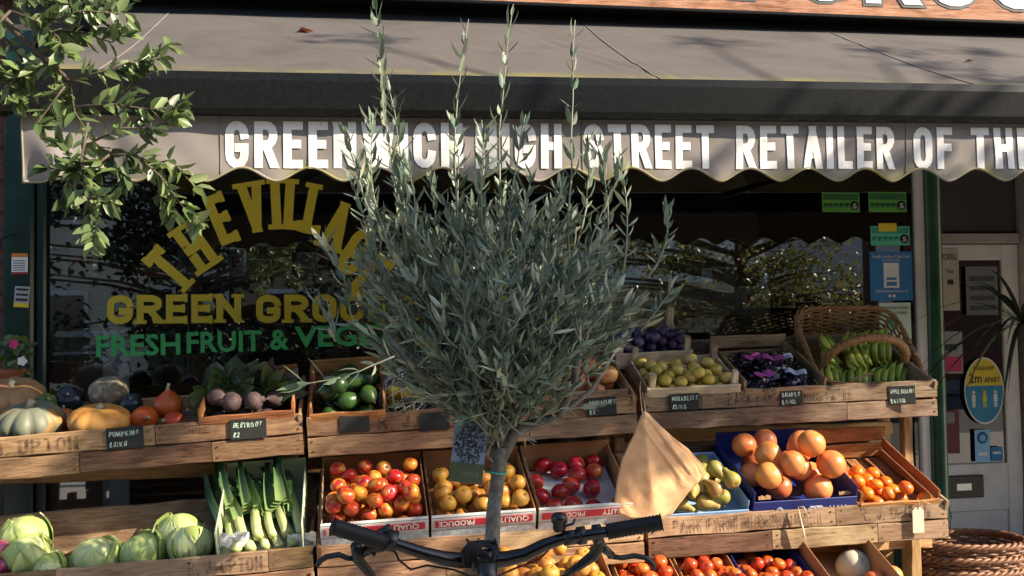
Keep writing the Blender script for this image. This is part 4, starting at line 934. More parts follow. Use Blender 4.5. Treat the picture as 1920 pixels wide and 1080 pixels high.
def bunch(u, v, z, n, rz, tilt, k):
    rg = random.Random(k*13); X = BX @ T((u, v, z)) @ RX(R(-46)) @ RZ(R(4)) @ RZ(rz) @ RX(tilt)
    t = thing('banana_bunch', 'bunch of short green bananas piled in the wicker basket', 'bananas', X, 'green banana bunches')
    for i in range(n):
        r_, c_ = divmod(i, (n+1)//2); a = (c_-(n+1)//2/2+.5)*.36
        q = RZ(a*.5) @ T((.028*(c_-(n-1)/4), -.022*r_, .012*r_)) @ RY(R(-78)+rg.uniform(-.1, .1)) @ RZ(math.pi/2*0) @ RX(rg.uniform(-.2, .2)) @ SC(rg.uniform(.85, 1.1), 1, 1)
        link('banana', bm, t, q)
    b = MB(); b.box((0, .004, -.062), (.025*n/2, .022, .018), bev=.006); b.obj('crown', M['stem'], t)
for k, (u, v, z, n, rz, tl) in enumerate([(-.15, -.17, .09, 8, .3, -.5), (-.04, -.19, .10, 9, .1, -.4), (.08, -.19, .10, 8, -.2, -.45), (.16, -.15, .09, 7, -.4, -.3), (.12, -.04, .11, 9, .1, -.3), (-.0, -.08, .12, 8, .5, -.6), (-.13, -.06, .10, 6, .9, -.9), (.14, .06, .09, 8, -.1, -.2), (.03, .03, .10, 8, .2, -.4), (-.1, .05, .08, 6, .8, -.7)]): bunch(u, v, z, n, rz, tl, k)
p = at(1637, 713, -.80); b = MB(); b.grid(lambda u, v: ((u-.5)*.17, -.03*v, .03*math.sin(u*3.1)+.004*math.sin(u*14)-.004*v), 12, 4); b.obj('bag_scrap', M['paper'], None, T(p+Vector((-.02, .0, .0))), label='scrap of brown paper tucked in front of the bananas', cat='paper')
# stack of dark baskets by the door
for k in range(5):
    p = at(1815, 1000, -.55); wicker_basket('shopping_basket', ['dark oval wicker basket, topmost of the stack by the door', 'dark oval wicker basket second from the top of its stack', 'dark oval wicker basket third from the top of its stack', 'dark oval wicker basket fourth from the top of its stack', 'dark oval wicker basket at the bottom of its stack by the door'][k],
        T((p.x, -.55, p.z-.30-.06*k)) @ RZ(R(3*k-4)) @ RX(R(-2)), .50, .40, .26, .72, 19, 'wicker_dark', sq=2.3, stakes=34, rim=.015, tr=.0085)
pz = at(1815, 1000, -.55).z-.30-.06*4
t = thing('basket_stool', 'low wooden stool under the stack of wicker baskets', 'stool', T((at(1815, 1000, -.55).x, -.55, 0)))
plank(t, T((0, 0, pz-.014)) @ RX(R(90)), .42, .026, .34, M['post'], 'seat')
for sx in (-1, 1):
    for sy in (-1, 1): plank(t, T((sx*.17, sy*.13, (pz-.03)/2)) @ RY(R(90)), pz-.03, .035, .035, M['post'], 'leg')

# ------------------------------------------------------------------ middle row produce
def cabbage(label, px, py, Y, r, seed):
    rg = random.Random(seed); t = thing('cabbage', label, 'cabbage', T(at(px, py, Y)) @ RZ(rg.uniform(0, 6)) @ RX(rg.uniform(-.6, .2))); 
    m_ = M.get('cab') or fruit('cabbage leaf', (.36, .46, .13), (.50, .56, .26), 9, .42, .4, .65, hue=.006, bmp=.5, bscale=28); M['cab'] = m_
    b = MB(); rows = 14; b.lathe([(max(.01, math.cos(-math.pi/2+math.pi*i/rows))*r, math.sin(-math.pi/2+math.pi*i/rows)*r*.9) for i in range(rows+1)], 24, 0, None, lambda a, q, z: (q*(1+.04*math.sin(3*a+z*40)), z)); b.obj('heart', m_, t)
    for k in range(7):
        a0 = k*2.4+rg.uniform(-.3, .3); e0 = rg.uniform(-.4, .35); wd_ = rg.uniform(.75, 1.0); b = MB()
        def lf(u, v):
            a = a0+(u-.5)*2*wd_*math.sin(math.pi*min(.97, v*.75+.18)); e = -1.25+v*2.1+e0; ed = max(abs(u-.5)*2, v)**5; rr = r*(1.015+.014*k/7+.10*ed*max(0, noise.noise((u*7+seed, v*7, k)))+(.16 if k in (2, 5) else .03)*ed+.02*noise.noise((u*5, v*5, k+seed)))
            rr += .006*math.exp(-((u-.5)/.05)**2)*(1-v)
            return (rr*math.cos(e)*math.cos(a), rr*math.cos(e)*math.sin(a), rr*math.sin(e)*.93)
        b.grid(lf, 26, 16); b.obj('outer_leaf', m_, t)
cabbage('pale cabbage on top of another beside the red onions', 47, 1010, -1.00, .088, 1)
cabbage('cut pale cabbage leaning under the stacked one', 52, 1042, -1.09, .075, 2)
cabbage('low cabbage against the crate front beside the stacked pair', 92, 1064, -1.13, .055, 7)
cabbage('round pale cabbage alone in the crate between two others', 180, 1050, -1.07, .085, 3)
cabbage('ribbed pale cabbage between the lone one and the pair by the leeks', 268, 1038, -1.07, .078, 4)
cabbage('cabbage leaning on the leek box at the back of its pair', 338, 1003, -1.0, .086, 5)
cabbage('cabbage leaning on the leek box at the front of its pair', 360, 1020, -1.09, .072, 6)
cX = B1.X @ T((0, .018, B1.z0)) @ RX(B1.tau)
for k, (px, py, Y) in enumerate(((0, 1033, -1.08), (2, 1062, -1.12), (-24, 1050, -1.08), (-45, 1058, -1.1), (-20, 1030, -1.0))): link('red_onion', F['onion'][0], None, T(at(px, py, Y)) @ RX(rnd(-1, 1)) @ RY(rnd(-1, 1)), label='red onion heaped beside the stacked cabbages', cat='onion', group='red onions')
# leeks
t, X, w = tray('pale green cardboard box of leeks', B1, 405, 570, 1035, .44, .13, 'card', 'card_green', dz=.055, dy=.0, hb=.15, hf=.04, tau=R(23))
lm = leafmat('leek skin', .4, .05)
for k in range(10):
    rg = random.Random(40+k); t_ = thing('leek', 'leek with pale shaft and dark green leaves in the box', 'leek', X @ T((w*(.22+.083*k), .03+.03*(k % 2), .035+.028*(k % 2))) @ RZ(rg.uniform(.16, .40)) @ RX(rg.uniform(.0, .10)) @ RY(rg.uniform(-1, 1)) @ SC(1, rg.uniform(.82, 1.05), 1), 'leeks in the box'); b = MB(); r_ = rg.uniform(.014, .02)
    n = 12; pts = [(0, .40*i/(n-1), .003*math.sin(i)) for i in range(n)]; ramp_ = lambda s: tuple(a*(1-s)+c*s for a, c in zip((.50, .54, .24), (.075, .14, .045)))
    b.tube(pts, [r_*(1.05 if i == 0 else 1) for i in range(n)], 9, cols=[ramp_(min(1, max(0, (i/(n-1)-.18)/.45))) for i in range(n)]); b.obj('shaft', lm, t_)
    for s in range(4):
        b = MB(); o = (s-1.5)*.010; tw = rg.uniform(-1.2, 1.2); cu = rg.uniform(-.05, .05)
        def bl(u, v): 
            ww = .021*(1-.55*v)*(1+.0); x_ = o*(1+2.2*v)+(u-.5)*2*ww*math.cos(tw*v); z_ = .012+.010*s+.015*v+abs(u-.5)*.02+.03*math.sin(v*2.2)*(s-1)*.4+cu*v*v; return (x_+cu*1.5*v*v, .16+.30*v, z_)
        b.grid(bl, 4, 10, 0, lambda u, v: tuple(a*(1-min(1, v*2))+c*min(1, v*2) for a, c in zip((.22, .32, .10), (.045, .10, .04)))); b.obj('leaf', lm, t_)
for px, nm in ((440, 'crumpled white tissue in front of the leeks, beside the cabbages'), (566, 'crumpled white tissue in front of the leeks, beside the apples')):
    p = at(px, 1018, -1.16); b = MB(); b.grid(lambda u, v: ((u-.5)*.1, .01*noise.noise((u*5, v*5, px)), (v-.3)*.05+.02*noise.noise((u*4, v*2, px+3))), 12, 6, 0, None, False); b.obj('tissue', M['tissue'], None, T(p), label=nm, cat='tissue')
# printed apple boxes
def print_box(label, c, px0, px1, py, L, seed, texts, dz=.06):
    t, X, w = tray(label, c, px0, px1, py, L, .12, 'card', 'card', dz=dz, hb=.14, hf=.115, tau=R(24))
    b = MB(); b.box((w/2, -.0012, .058), (w-.002, .002, .112)); b.obj('printed_face', M['card_print'], t)
    b = MB(); b.box((w/2, -.0034, .092), (w-.002, .002, .044)); b.obj('white_band', M['card_white'], t)
    b = MB(); b.box((w/2, -.0056, .093), (w*.93, .002, .028)); b.obj('red_band', M['card_red'], t)
    b = MB(); b.box((w/2, .004, .1185), (w-.004, .014, .004)); b.obj('folded_edge', M['card_white'], t)
    for s_, u, wd_ in texts: btext(s_, .030, M['print_white'], t, T((w*u, -.0075, .1035)) @ RZ(R(0)) @ FRONT @ RZ(R(180)), .0006, wd_*w, 'CENTER', 'lettering')
    b = MB(); rg = random.Random(seed)        # torn liner edge
    b.grid(lambda u, v: (.006+.004*noise.noise((u*9, seed, 0)), .01+(L-.02)*u, .12+(v*.02)*(.5+noise.noise((u*12, seed, 2)))), 30, 1); b.obj('torn_edge', M['card_torn'], t)
    return t, X, w
t, X, w = print_box('printed fruit box of red and yellow apples beside the leeks', B2, 601, 804, 1000, .42, 1, [('QUALITY', .74, .34), ('PRODUCE', .22, .34)])
put(X, w, .42, 'apple', 58, 'red and yellow apple in the printed box beside the leeks', 'red and yellow apples', B2, 11, z=.045)
t, X, w = print_box('printed fruit box of golden russet apples behind the olive trunk', B2, 808, 1004, 985, .42, 2, [('PRODUCE', .24, .34), ('QUALITY', .76, .34)])
put(X, w, .42, 'russet', 38, 'golden russet apple in the printed box behind the trunk', 'golden russet apples', B2, 12, z=.035)
t, X, w = print_box('printed fruit box of dark red apples half empty', B2, 1008, 1190, 970, .42, 3, [('PRODUCE', .3, .34), ('QUALITY', .8, .3)])
b = MB(); b.grid(lambda u, v: (.012+(w-.024)*u, .012+.39*v, .022+.004*noise.noise((u*6, v*6, 3))), 16, 16); b.obj('liner_sheet', M['tissue'], t)
rg = random.Random(5)
for k, (u, v) in enumerate([(.62, .05), (.42, .08), (.22, .07), (.12, .15), (.33, .17), (.68, .18), (.47, .21), (.10, .25), (.58, .28), (.78, .30), (.62, .36), (.40, .33), (.82, .37), (.9, .06), (.25, .37)]):
    link('apple', F['gala'][0], None, X @ T((w*u, v*.98+.02, .026+.0335)) @ RX(rg.uniform(-1, .4)) @ RY(rg.uniform(-.7, .7)) @ RZ(rg.uniform(0, 6)), label='dark red apple lying on white paper in the half empty box', cat='apple', group='dark red apples')
# pears, grapefruit, satsumas
t, X, w = tray('light blue cardboard box of pears beside the paper bags', B3, 1232, 1405, 955, .40, .085, 'card', 'card_sky', dz=.055, hb=.085, hf=.05)
put(X, w, .42, 'pear', 24, 'green and russet pear in the blue box', 'pears in the blue box', B3, 14, lie=True, z=.02)
t, X, w = tray('dark blue cardboard box heaped with grapefruit', B3, 1412, 1606, 945, .44, .125, 'card', 'card_blue', dz=.05, hb=.16, hf=.085)
put(X, w, .44, 'grapefruit', 17, 'orange pink grapefruit in the dark blue box', 'grapefruit', B3, 15, z=.03, zlim=.125)
b = MB(); R_ = MB()
for k in range(3): R_.tube([(w*.60+.03*math.cos(a*.35+k), -.002, .042+.012*math.sin(a*.7+k)) for a in range(18)], .0012, 4)
R_.tube([(w*.25+.014*math.cos(a/18*6.283), -.002, .042+.014*math.sin(a/18*6.283)) for a in range(18)], .0012, 4, closed=True)
R_.tube([(w*.25+.009*math.cos(a/18*6.283), -.002, .042+.009*math.sin(a/18*6.283)) for a in range(18)], .001, 4, closed=True)
for k in range(5): R_.tube([(w*.72+.016*k, -.002, .03), (w*.74+.016*k, -.002, .052), (w*.76+.016*k, -.002, .034)], .0012, 4)
R_.obj('emblem', M['print_white'], t)
for sx in (.12, .9):
    b = MB(); b.grid(lambda u, v: (w*sx+(u-.5)*.05, .02+.006*v, .083+.016*v*(.8+noise.noise((u*5, sx*9, 1)))), 8, 2); b.obj('torn_flap', M['card'], t)
t, X, w = tray('wooden box with a few satsumas at the crate end', B3, 1612, 1762, 935, .46, .115, 'wood', 'red_wood', dz=.03, hb=.17, hf=.07, posts=.0)
put(X, w, .46, 'satsuma', 17, 'bright orange satsuma in the wooden box', 'satsumas', B3, 17, z=.014, x1=w*.78)
link('satsuma', F['satsuma'][0], None, X @ T((w*.9, .05, .042)) @ RX(.5), label='bright orange satsuma lying apart from the heap in its box', cat='satsuma')
# lowest row
for k, (a, b_, lab, m_) in enumerate(((1178, 1296, 'cardboard box of tomatoes below the paper bags', 'card'), (1302, 1412, 'cardboard box of tomatoes below the pears', 'card'), (1418, 1552, 'dark blue lined box of tomatoes below the grapefruit', 'card_blue'))):
    t, X, w = tray(lab, C2, a, b_, 1105, .42, .13, 'card', m_, dz=.0, hb=.17, hf=.08); b = MB(); b.box((w*.5, .405, .12), (w*.45, .003, .09)); b.obj('white_flap', M['card_white'] if k < 2 else M['card_blue'], t)
    put(X, w, .42, 'tomato', 48, 'ripe orange red tomato in '+['the box below the paper bags', 'the box below the pears', 'the blue lined box'][k], 'tomatoes '+'abc'[k], C2, 20+k, z=.03)
t, X, w = tray('brown cardboard box with a pale melon', C2, 1560, 1692, 1100, .42, .15, 'card', 'card', dz=.03, hb=.17, hf=.08)
me_ = pumpkin('smooth pale cream melon with a black square sticker', 1600, 1062, -1.12, .066, 1.05, 0, 0, fruit('melon rind', (.62, .58, .42), (.58, .52, .34), 20, .5), 0, (R(60), R(20)), 'melon', 'melon'); b = MB(); b.box((0, 0, 0), (.02, .002, .02)); b.obj('sticker', ink, me_, T((.045, .02, .05)) @ RZ(.8))
for k, (px, py, Y, s) in enumerate(((1672, 1080, -1.2, 1), (1640, 1090, -1.26, 1))): link('orange', F['grapefruit'][0], None, T(at(px, py, Y)) @ Matrix.Scale(.8, 4), label='large orange in the melon box', cat='orange', group='oranges by the melon')
t, X, w = tray('cardboard box of yellow apples below the handlebar', C1, 930, 1150, 1120, .42, .14, 'card', 'card', dz=.05, hb=.16, hf=.08)
put(X, w, .42, 'russet', 44, 'yellow apple in the lowest box below the handlebar', 'yellow apples', C1, 31, z=.03)

# ------------------------------------------------------------------ price boards, tags, paper bags
def price(label, c, px0, py0, px1, py1, lines, swing=0, H=.02, dy=0):
    iv = c.X.inverted(); Y = c.X.translation.y; a, b_ = iv @ at(px0, py0, Y), iv @ at(px1, py1, Y); w, h = b_.x-a.x, a.z-b_.z
    t = thing('price_board', label, 'price board', c.X @ T(((a.x+b_.x)/2, -.006-dy, (a.z+b_.z)/2)) @ RY(rnd(-.02, .02)) @ RZ(swing)); b = MB(); b.box((0, 0, 0), (w, .004, h), bev=.001); b.obj('board', M['slate'], t)
    for k, s_ in enumerate(lines):
        if not s_: continue
        st, tw = lay_text(s_, H, .5, .0024, .004); k_ = min(1, w*.88/tw); z = h*(.5-(k+.85)/max(1.7, len(lines)+.1))
        lettering(s_, H, .5, .0028, .004, lambda x, y, q: (-w*.42+x*k_, -.0035-.0002*q, z+y*.9), M['chalk'], t, jit=.004, name='chalk_writing', joined=True)
price('black chalk price board reading pumpkins', A1, 199, 803, 271, 838, ['PUMPKINS', '\u00a33/KG'])
price('black chalk price board reading two pounds under the beetroot', A1, 431, 788, 501, 820, ['BEETROOT', '\u00a32'])
price('blank black price board below the avocados', A2, 636, 778, 694, 807, [''])
price('black price board half hidden by olive leaves', A2, 787, 775, 843, 805, [''])
price('black chalk price board reading nectarines', A2, 1099, 747, 1156, 777, ['NECTARINES', '\u00a35'])
price('black chalk price board under the yellow plums', A3, 1254, 739, 1310, 768, ['MIRABELLE', '\u00a35/KG'])
price('black chalk price board reading grapes over the crate lettering', A3, 1461, 733, 1504, 759, ['GRAPES', '\u00a36/KG'])
price('black chalk price board reading apple bananas hung askew', A3, 1663, 724, 1710, 757, ['APPLE BANANAS', '\u00a36/KG'], R(-14), dy=.012)
# brown paper bags strung up by one corner
PX = [(1206, 772), (1200, 786), (1188, 818), (1168, 858), (1158, 905), (1154, 945), (1163, 964), (1180, 972), (1212, 973), (1244, 968), (1278, 930), (1300, 908), (1311, 893), (1305, 876), (1285, 848), (1258, 824), (1234, 798), (1214, 774)]
def bag_sheet(k):
    Y = -1.235+.010*k; a = R(-1.5)*k; o = at(1207, 776, Y); ring = [at(x_, y_, Y)-o for x_, y_ in PX]
    ca, sa = math.cos(a), math.sin(a); ring = [Vector((p_.x*ca+p_.z*sa, 0, -p_.x*sa+p_.z*ca)) for p_ in ring]; ring = [a_.lerp(b_, i_/4) for a_, b_ in zip(ring, ring[1:]+ring[:1]) for i_ in range(4)]; c0 = sum(ring, Vector())/len(ring); b = MB(); n = len(ring); vs = []; lv = 26
    for i in range(lv+1):
        s = i/lv
        for p_ in ring:
            q = c0+(p_-c0)*max(.001, s); vs.append((q.x, -.022*math.exp(-(abs(q.x-.012+.10*(q.z+.2))/.045)**1.3)*(1-.6*s**4)-.009*noise.noise((q.x*11, q.z*11, k))-.016*max(0, q.x-.04)*5*s**2-.005*noise.noise((q.x*34+q.z*20, q.z*12, k+4))*s-.03*max(0, -q.z-.32)*2*math.sin(q.x*30)+.004*abs(noise.noise((q.x*13, q.z*13, k+9)))+.0025*abs(noise.noise((q.x*30, q.z*30, k)))-.005*math.exp(-((q.x*.80+q.z*.60-.005)/.006)**2)-.004*math.exp(-((q.x*.80+q.z*.60+.035)/.005)**2), q.z))
    fs = [(i*n+j, i*n+(j+1) % n, (i+1)*n+(j+1) % n, (i+1)*n+j) for i in range(lv) for j in range(n)]
    b.add(vs, fs); bk_ = [(x_, y_+.006+.006*(1), z_) for x_, y_, z_ in vs]; m0 = len(vs); b.add(bk_, [f[::-1] for f in fs]); e = lv*n
    b.f += [(e+j, e+(j+1) % n, m0+e+(j+1) % n, m0+e+j) for j in range(n)]; b.mi += [0]*n; b.sm += [False]*n
    return b, o
t = thing('paper_bag_bundle', 'bundle of brown paper bags strung up by one corner on the crates', 'paper bags')
for k in range(4):
    b, o = bag_sheet(k); b.obj('paper_bag', M['paper'], t, T(o))
o = at(1207, 782, -1.27); b = MB(); b.tube([o+Vector((.0, 0, 0)), at(1203, 765, -1.10), at(1200, 730, -.97), at(1201, 715, -.94)], .0022, 5); b.tube([o, at(1210, 768, -1.1), at(1204, 735, -.96)], .0018, 5); b.obj('string', M['string'], t)
b = MB(); b.tube([o+Vector((.006*math.cos(a), -.004, .006*math.sin(a))) for a in [i*.52 for i in range(12)]], .0018, 4, closed=True); b.obj('eyelet', M['steel'], t)
def hang_tag(label, px, py, h, w, Y, mat, ang=0):
    t = thing('hanging_tag', label, 'tag', T(at(px, py, Y)) @ RY(ang)); b = MB(); pts = [(-w/2, 0, -h), (w/2, 0, -h), (w/2, 0, -.012), (w/4, 0, 0), (-w/4, 0, 0), (-w/2, 0, -.012)]
    b.add([(x_, y_-.0015, z_) for x_, y_, z_ in pts]+[(x_, y_+.0015, z_) for x_, y_, z_ in pts], [tuple(range(6)), tuple(range(6, 12))[::-1]]+[(i, 6+i, 6+(i+1) % 6, (i+1) % 6) for i in range(6)], 0, (1, 1, 1), False); b.obj('card', mat, t)
    b = MB(); b.tube([(0, -.002, -.008), (.004, -.006, .02), (-.002, 0, .035)], .0014, 4); b.tube([(0, -.002, .02), (.02, -.004, .028), (.05, -.004, .01)], .0014, 4); b.obj('string', M['string'], t)
hang_tag('blank buff card tag tied to the satsuma crate', 1721, 951, .10, .048, -1.17, M['tag'])
b = MB(); p = at(1497, 950, -1.17)
b.tube([p, p+Vector((.004, -.012, -.05)), p+Vector((.012, -.014, -.09)), p+Vector((.024, -.008, -.14))], [.003, .006, .009, .004], 6, flat=.3); b.tube([p, p+Vector((.018, -.01, .0)), p+Vector((.035, -.012, -.04))], .0028, 5, flat=.4); b.obj('raffia_strand', M['string'], None, label='twist of straw raffia hanging from the middle crate', cat='raffia')
# ------------------------------------------------------------------ olive tree in front of the crates
OY = -2.05
ol = thing('olive_tree', 'potted standard olive tree with bushy silver green crown before the crates', 'tree', T((0, 0, 0)))
rg = random.Random(12)
b0 = at(922, 1080, OY); fork = at(938, 838, OY); base = Vector((b0.x-.005, OY, .34))
b = MB(); b.tube([base, b0, at(926, 960, OY), at(935, 880, OY+.004), fork], [.028, .0215, .0195, .020, .0245], 14)
limbs = []
def limb(pts, r0, r1): b.tube(pts, [r0+(r1-r0)*i/(len(pts)-1) for i in range(len(pts))], 8); limbs.append([Vector(p) for p in pts])
limb([fork+Vector((0, 0, -.03)), at(965, 810, OY), at(1000, 795, OY), at(1050, 780, OY-.03), at(1075, 720, OY-.08), at(1090, 640, OY-.12)], .020, .008)
limb([fork+Vector((0, 0, -.02)), at(925, 800, OY), at(905, 760, OY), at(880, 700, OY+.05), at(850, 600, OY+.1)], .018, .007)
limb([fork, at(940, 780, OY-.03), at(935, 700, OY-.1), at(945, 600, OY-.15)], .015, .006)
limb([fork, at(955, 790, OY+.06), at(985, 700, OY+.16), at(1020, 580, OY+.22)], .015, .006)
limb([at(905, 760, OY), at(850, 730, OY-.06), at(780, 690, OY-.1), at(720, 620, OY-.12)], .010, .005)
limb([at(1050, 780, OY-.03), at(1110, 730, OY+.05), at(1160, 650, OY+.1)], .009, .004)
limb([at(880, 700, OY+.05), at(810, 640, OY+.12), at(740, 560, OY+.15)], .008, .004)
for i, (x_, y_, z_) in enumerate(b.v): n_ = noise.noise_vector((x_*40, y_*40, z_*14)); b.v[i] = (x_+.0028*n_.x, y_+.0028*n_.y, z_)
tr = b.obj('trunk', M['bark'], ol)
lv = MB(); tw = MB()
greens_o = [(.125, .18, .12), (.095, .15, .10), (.15, .21, .14), (.08, .125, .085), (.17, .225, .155)]; silver = [(.28, .32, .22), (.22, .26, .18), (.34, .37, .26)]
def otwig(p0, p1, nleaf, ll, ang=.75, r0=.003, sparse=1., bend=.0):
    p0, p1 = Vector(p0), Vector(p1); n = 6; side = Vector((rg.uniform(-1, 1), rg.uniform(-1, 1), 0))*bend; pts = [p0.lerp(p1, i/n)+side*math.sin(math.pi*i/n)+Vector((rg.uniform(-1, 1), rg.uniform(-1, 1), 0))*.004 for i in range(n+1)]
    tw.tube(pts, [r0*(1-.7*i/n) for i in range(n+1)], 5)
    d = (p1-p0).normalized(); a0 = rg.uniform(0, 6.28)
    for k in range(nleaf):
        s = .08+.92*k/max(1, nleaf-1); q = pts[min(n-1, int(s*n))].lerp(pts[min(n, int(s*n)+1)], s*n-int(s*n)); a = a0+k*1.57
        u = d.orthogonal().normalized(); v = d.cross(u)
        for sg in (1, -1):
            if rg.random() > sparse: continue
            o = (u*math.cos(a)+v*math.sin(a))*sg; an = ang*rg.uniform(.55, 1.3)*(1-.3*s); dd = d*math.cos(an)+o*math.sin(an)+Vector((rg.uniform(-.15, .15), rg.uniform(-.15, .15), rg.uniform(-.12, .12)))
            nrm = d*math.sin(an)-o*math.cos(an); l_ = ll*rg.uniform(.45, 1.18)*(1-.25*max(0, s-.8)*5*.5); c = rg.choice(silver) if rg.random() < .36 else ((.30, .27, .08) if rg.random() < .012 else rg.choice(greens_o)); kk = rg.uniform(.75, 1.2)
            lv.leaf(q, dd, -nrm, l_, l_*rg.uniform(.18, .26), tuple(x_*kk for x_ in c), .14, rg.uniform(-.25, .4))
cc_ = at(935, 575, OY)
N_T = 470
for k in range(N_T):
    while 1:
        q = Vector((rg.uniform(-1, 1), rg.uniform(-1, 1), rg.uniform(-1, 1)))
        if .25 < q.length < 1: break
    zrel = q.z; wsc = .455 if zrel > -.2 else .455-.26*(-.2-zrel)
    p1 = Vector((cc_.x-.012+q.x*wsc*.95, OY+q.y*.36*(wsc/.455), cc_.z+q.z*.335))
    out = Vector((q.x*.75, q.y*.6, .62+.35*q.z)).normalized(); L_ = rg.uniform(.12, .24); p0 = p1-out*L_+Vector((rg.uniform(-.03, .03), rg.uniform(-.03, .03), 0))
    if p1.z < cc_.z-(.22 if abs(q.x) < .6 else .26): continue
    otwig(p0, p1, rg.randint(6, 9), .060, .88, bend=.035)
    if k % 3 == 0:      # tie the twig back to the nearest limb
        near = min((pt for l in limbs for pt in l), key=lambda z: (z-p0).length); m_ = near.lerp(p0, .5)+Vector((0, 0, -.02)); tw.tube([near, m_, p0], [.0045, .0035, .0028], 5)
shoots = [((765, 480), (705, 4), -.10, 26), ((868, 480), (881, 36), -.08, 15), ((940, 480), (962, 8), -.06, 18), ((1062, 470), (1076, 38), -.02, 12), ((705, 480), (640, 236), -.12, 13), ((735, 480), (698, 212), -.16, 13), ((838, 460), (850, 214), .0, 11), ((1130, 500), (1117, 258), -.06, 12),
          ((1165, 520), (1152, 280), .05, 12), ((660, 590), (588, 438), -.1, 11), ((1215, 520), (1243, 378), 0, 10), ((905, 440), (908, 250), -.14, 10), ((985, 470), (1000, 318), -.12, 10), ((1075, 470), (1032, 342), .08, 9), ((800, 480), (762, 300), -.14, 10), ((870, 470), (905, 225), .06, 10), ((950, 460), (985, 215), -.16, 10), ((1100, 520), (1180, 300), -.1, 10),
          ((690, 520), (655, 330), .06, 10), ((1020, 480), (1060, 330), -.15, 10), ((630, 640), (600, 560), -.08, 6), ((1200, 620), (1262, 540), -.05, 6), ((820, 450), (805, 330), .08, 8), ((760, 470), (728, 160), -.02, 17), ((715, 470), (668, 290), -.02, 11), ((790, 470), (742, 330), -.18, 9), ((1080, 460), (1098, 250), .02, 11)]
for (a, c, dy, n) in shoots: otwig(at(*a, OY+dy*.6), at(*c, OY+dy), int(n*1.15), .064, .9, .0036, 1, .035 if n > 14 else .03)
# drooping sprays low on the crown
otwig(at(742, 668, OY-.25), at(640, 708, OY-.28), 4, .075, 1.1, .0026, .9, .005); otwig(at(640, 708, OY-.28), at(557, 722, OY-.30), 4, .075, 1.0, .0018, .9, .004); otwig(at(930, 730, OY-.15), at(810, 742, OY-.2), 5, .06, .9, .003, .8, .03); otwig(at(810, 742, OY-.2), at(720, 690, OY-.22), 5, .06, .8, .002, .8, .02); otwig(at(900, 740, OY-.1), at(1000, 835, OY-.2), 5, .055, .8, .003, .8, .01)
otwig(at(930, 770, OY-.1), at(860, 790, OY-.2), 5, .06, .8, .003, .8, .02); otwig(at(1090, 660, OY-.12), at(1205, 560, OY-.1), 8, .055, .7, .003, 1, .02); otwig(at(780, 690, OY-.1), at(650, 600, OY-.1), 9, .06, .7, .004)
otwig(at(960, 740, OY-.1), at(1020, 700, OY-.25), 7, .06, .8, .003); otwig(at(840, 740, OY-.1), at(740, 760, OY-.15), 6, .055, .9, .003, .9); otwig(at(1040, 770, OY-.1), at(1130, 760, OY-.12), 5, .05, .9, .003, .8)
crown = lv.obj('foliage', M['olive_leaf'], ol); crown['kind'] = 'stuff'; tw.obj('twigs', M['twig'], ol, kind='stuff')
b = MB(); q = at(932, 888, OY-.03); b.tube([q+Vector((.030*math.cos(a), .03+.030*math.sin(a), .003*math.sin(a*2))) for a in [i*.4 for i in range(16)]], .0022, 5, closed=True); b.obj('tie', plain('green tie', (.02, .35, .30), .5), ol)
pot = thing('plant_pot', 'terracotta pot of the olive tree on the pavement', 'pot', T((base.x, OY, 0)))
b = MB(); b.lathe([(.14, 0), (.15, .02), (.19, .34), (.205, .345), (.205, .39), (.185, .39), (.18, .34), (.01, .335)], 28); b.obj('shell', M['terracotta'], pot); b = MB(); b.lathe([(.001, .35), (.178, .342)], 20); b.obj('soil', M['soil'], pot)
# printed plant label hung on the trunk
a, c = at(848, 775, OY-.05), at(912, 905, OY-.05); w, h = c.x-a.x, a.z-c.z
pt = thing('plant_label', 'glossy plant label with a picture of a tree hung on the olive trunk', 'label', T(((a.x+c.x)/2, OY-.045, (a.z+c.z)/2)) @ RY(R(7)) @ RZ(R(-12)))
b = MB(); b.box((0, 0, 0), (w, .0015, h)); b.obj('card', flat('label sky', (.17, .22, .30), .3), pt); b = MB(); b.box((0, 0, 0), (w*.99, .0008, h*.28)); b.obj('lower_print', flat('label green', (.07, .085, .045), .35), pt, T((0, -.0013, -h*.355)))
b = MB(); rr = random.Random(3)
for k in range(420):
    an, ra = rr.uniform(0, 6.28), rr.random()**.5; b.leaf(Vector((math.cos(an)*ra*w*.46, 0, h*.10+math.sin(an)*ra*h*.33)), Vector((rr.uniform(-1, 1), 0, rr.uniform(-1, 1))), Vector((0, -1, 0)), .007, .004, (1, 1, 1), 0, 0)
b.obj('tree_print', flat('label tree', (.045, .055, .05), .3), pt, T((0, -.0016, 0)) @ SC(1, .02, 1)); btext('OLIVE', .018, flat('label text', (.13, .22, .12)), pt, T((.01, -.0022, -h*.40)) @ FRONT)
b = MB(); b.tube([(.01, 0, h*.5), (.04, .04, h*.5+.03), (.07, .05, h*.5+.02)], .0015, 4); b.obj('string', M['string'], pt)

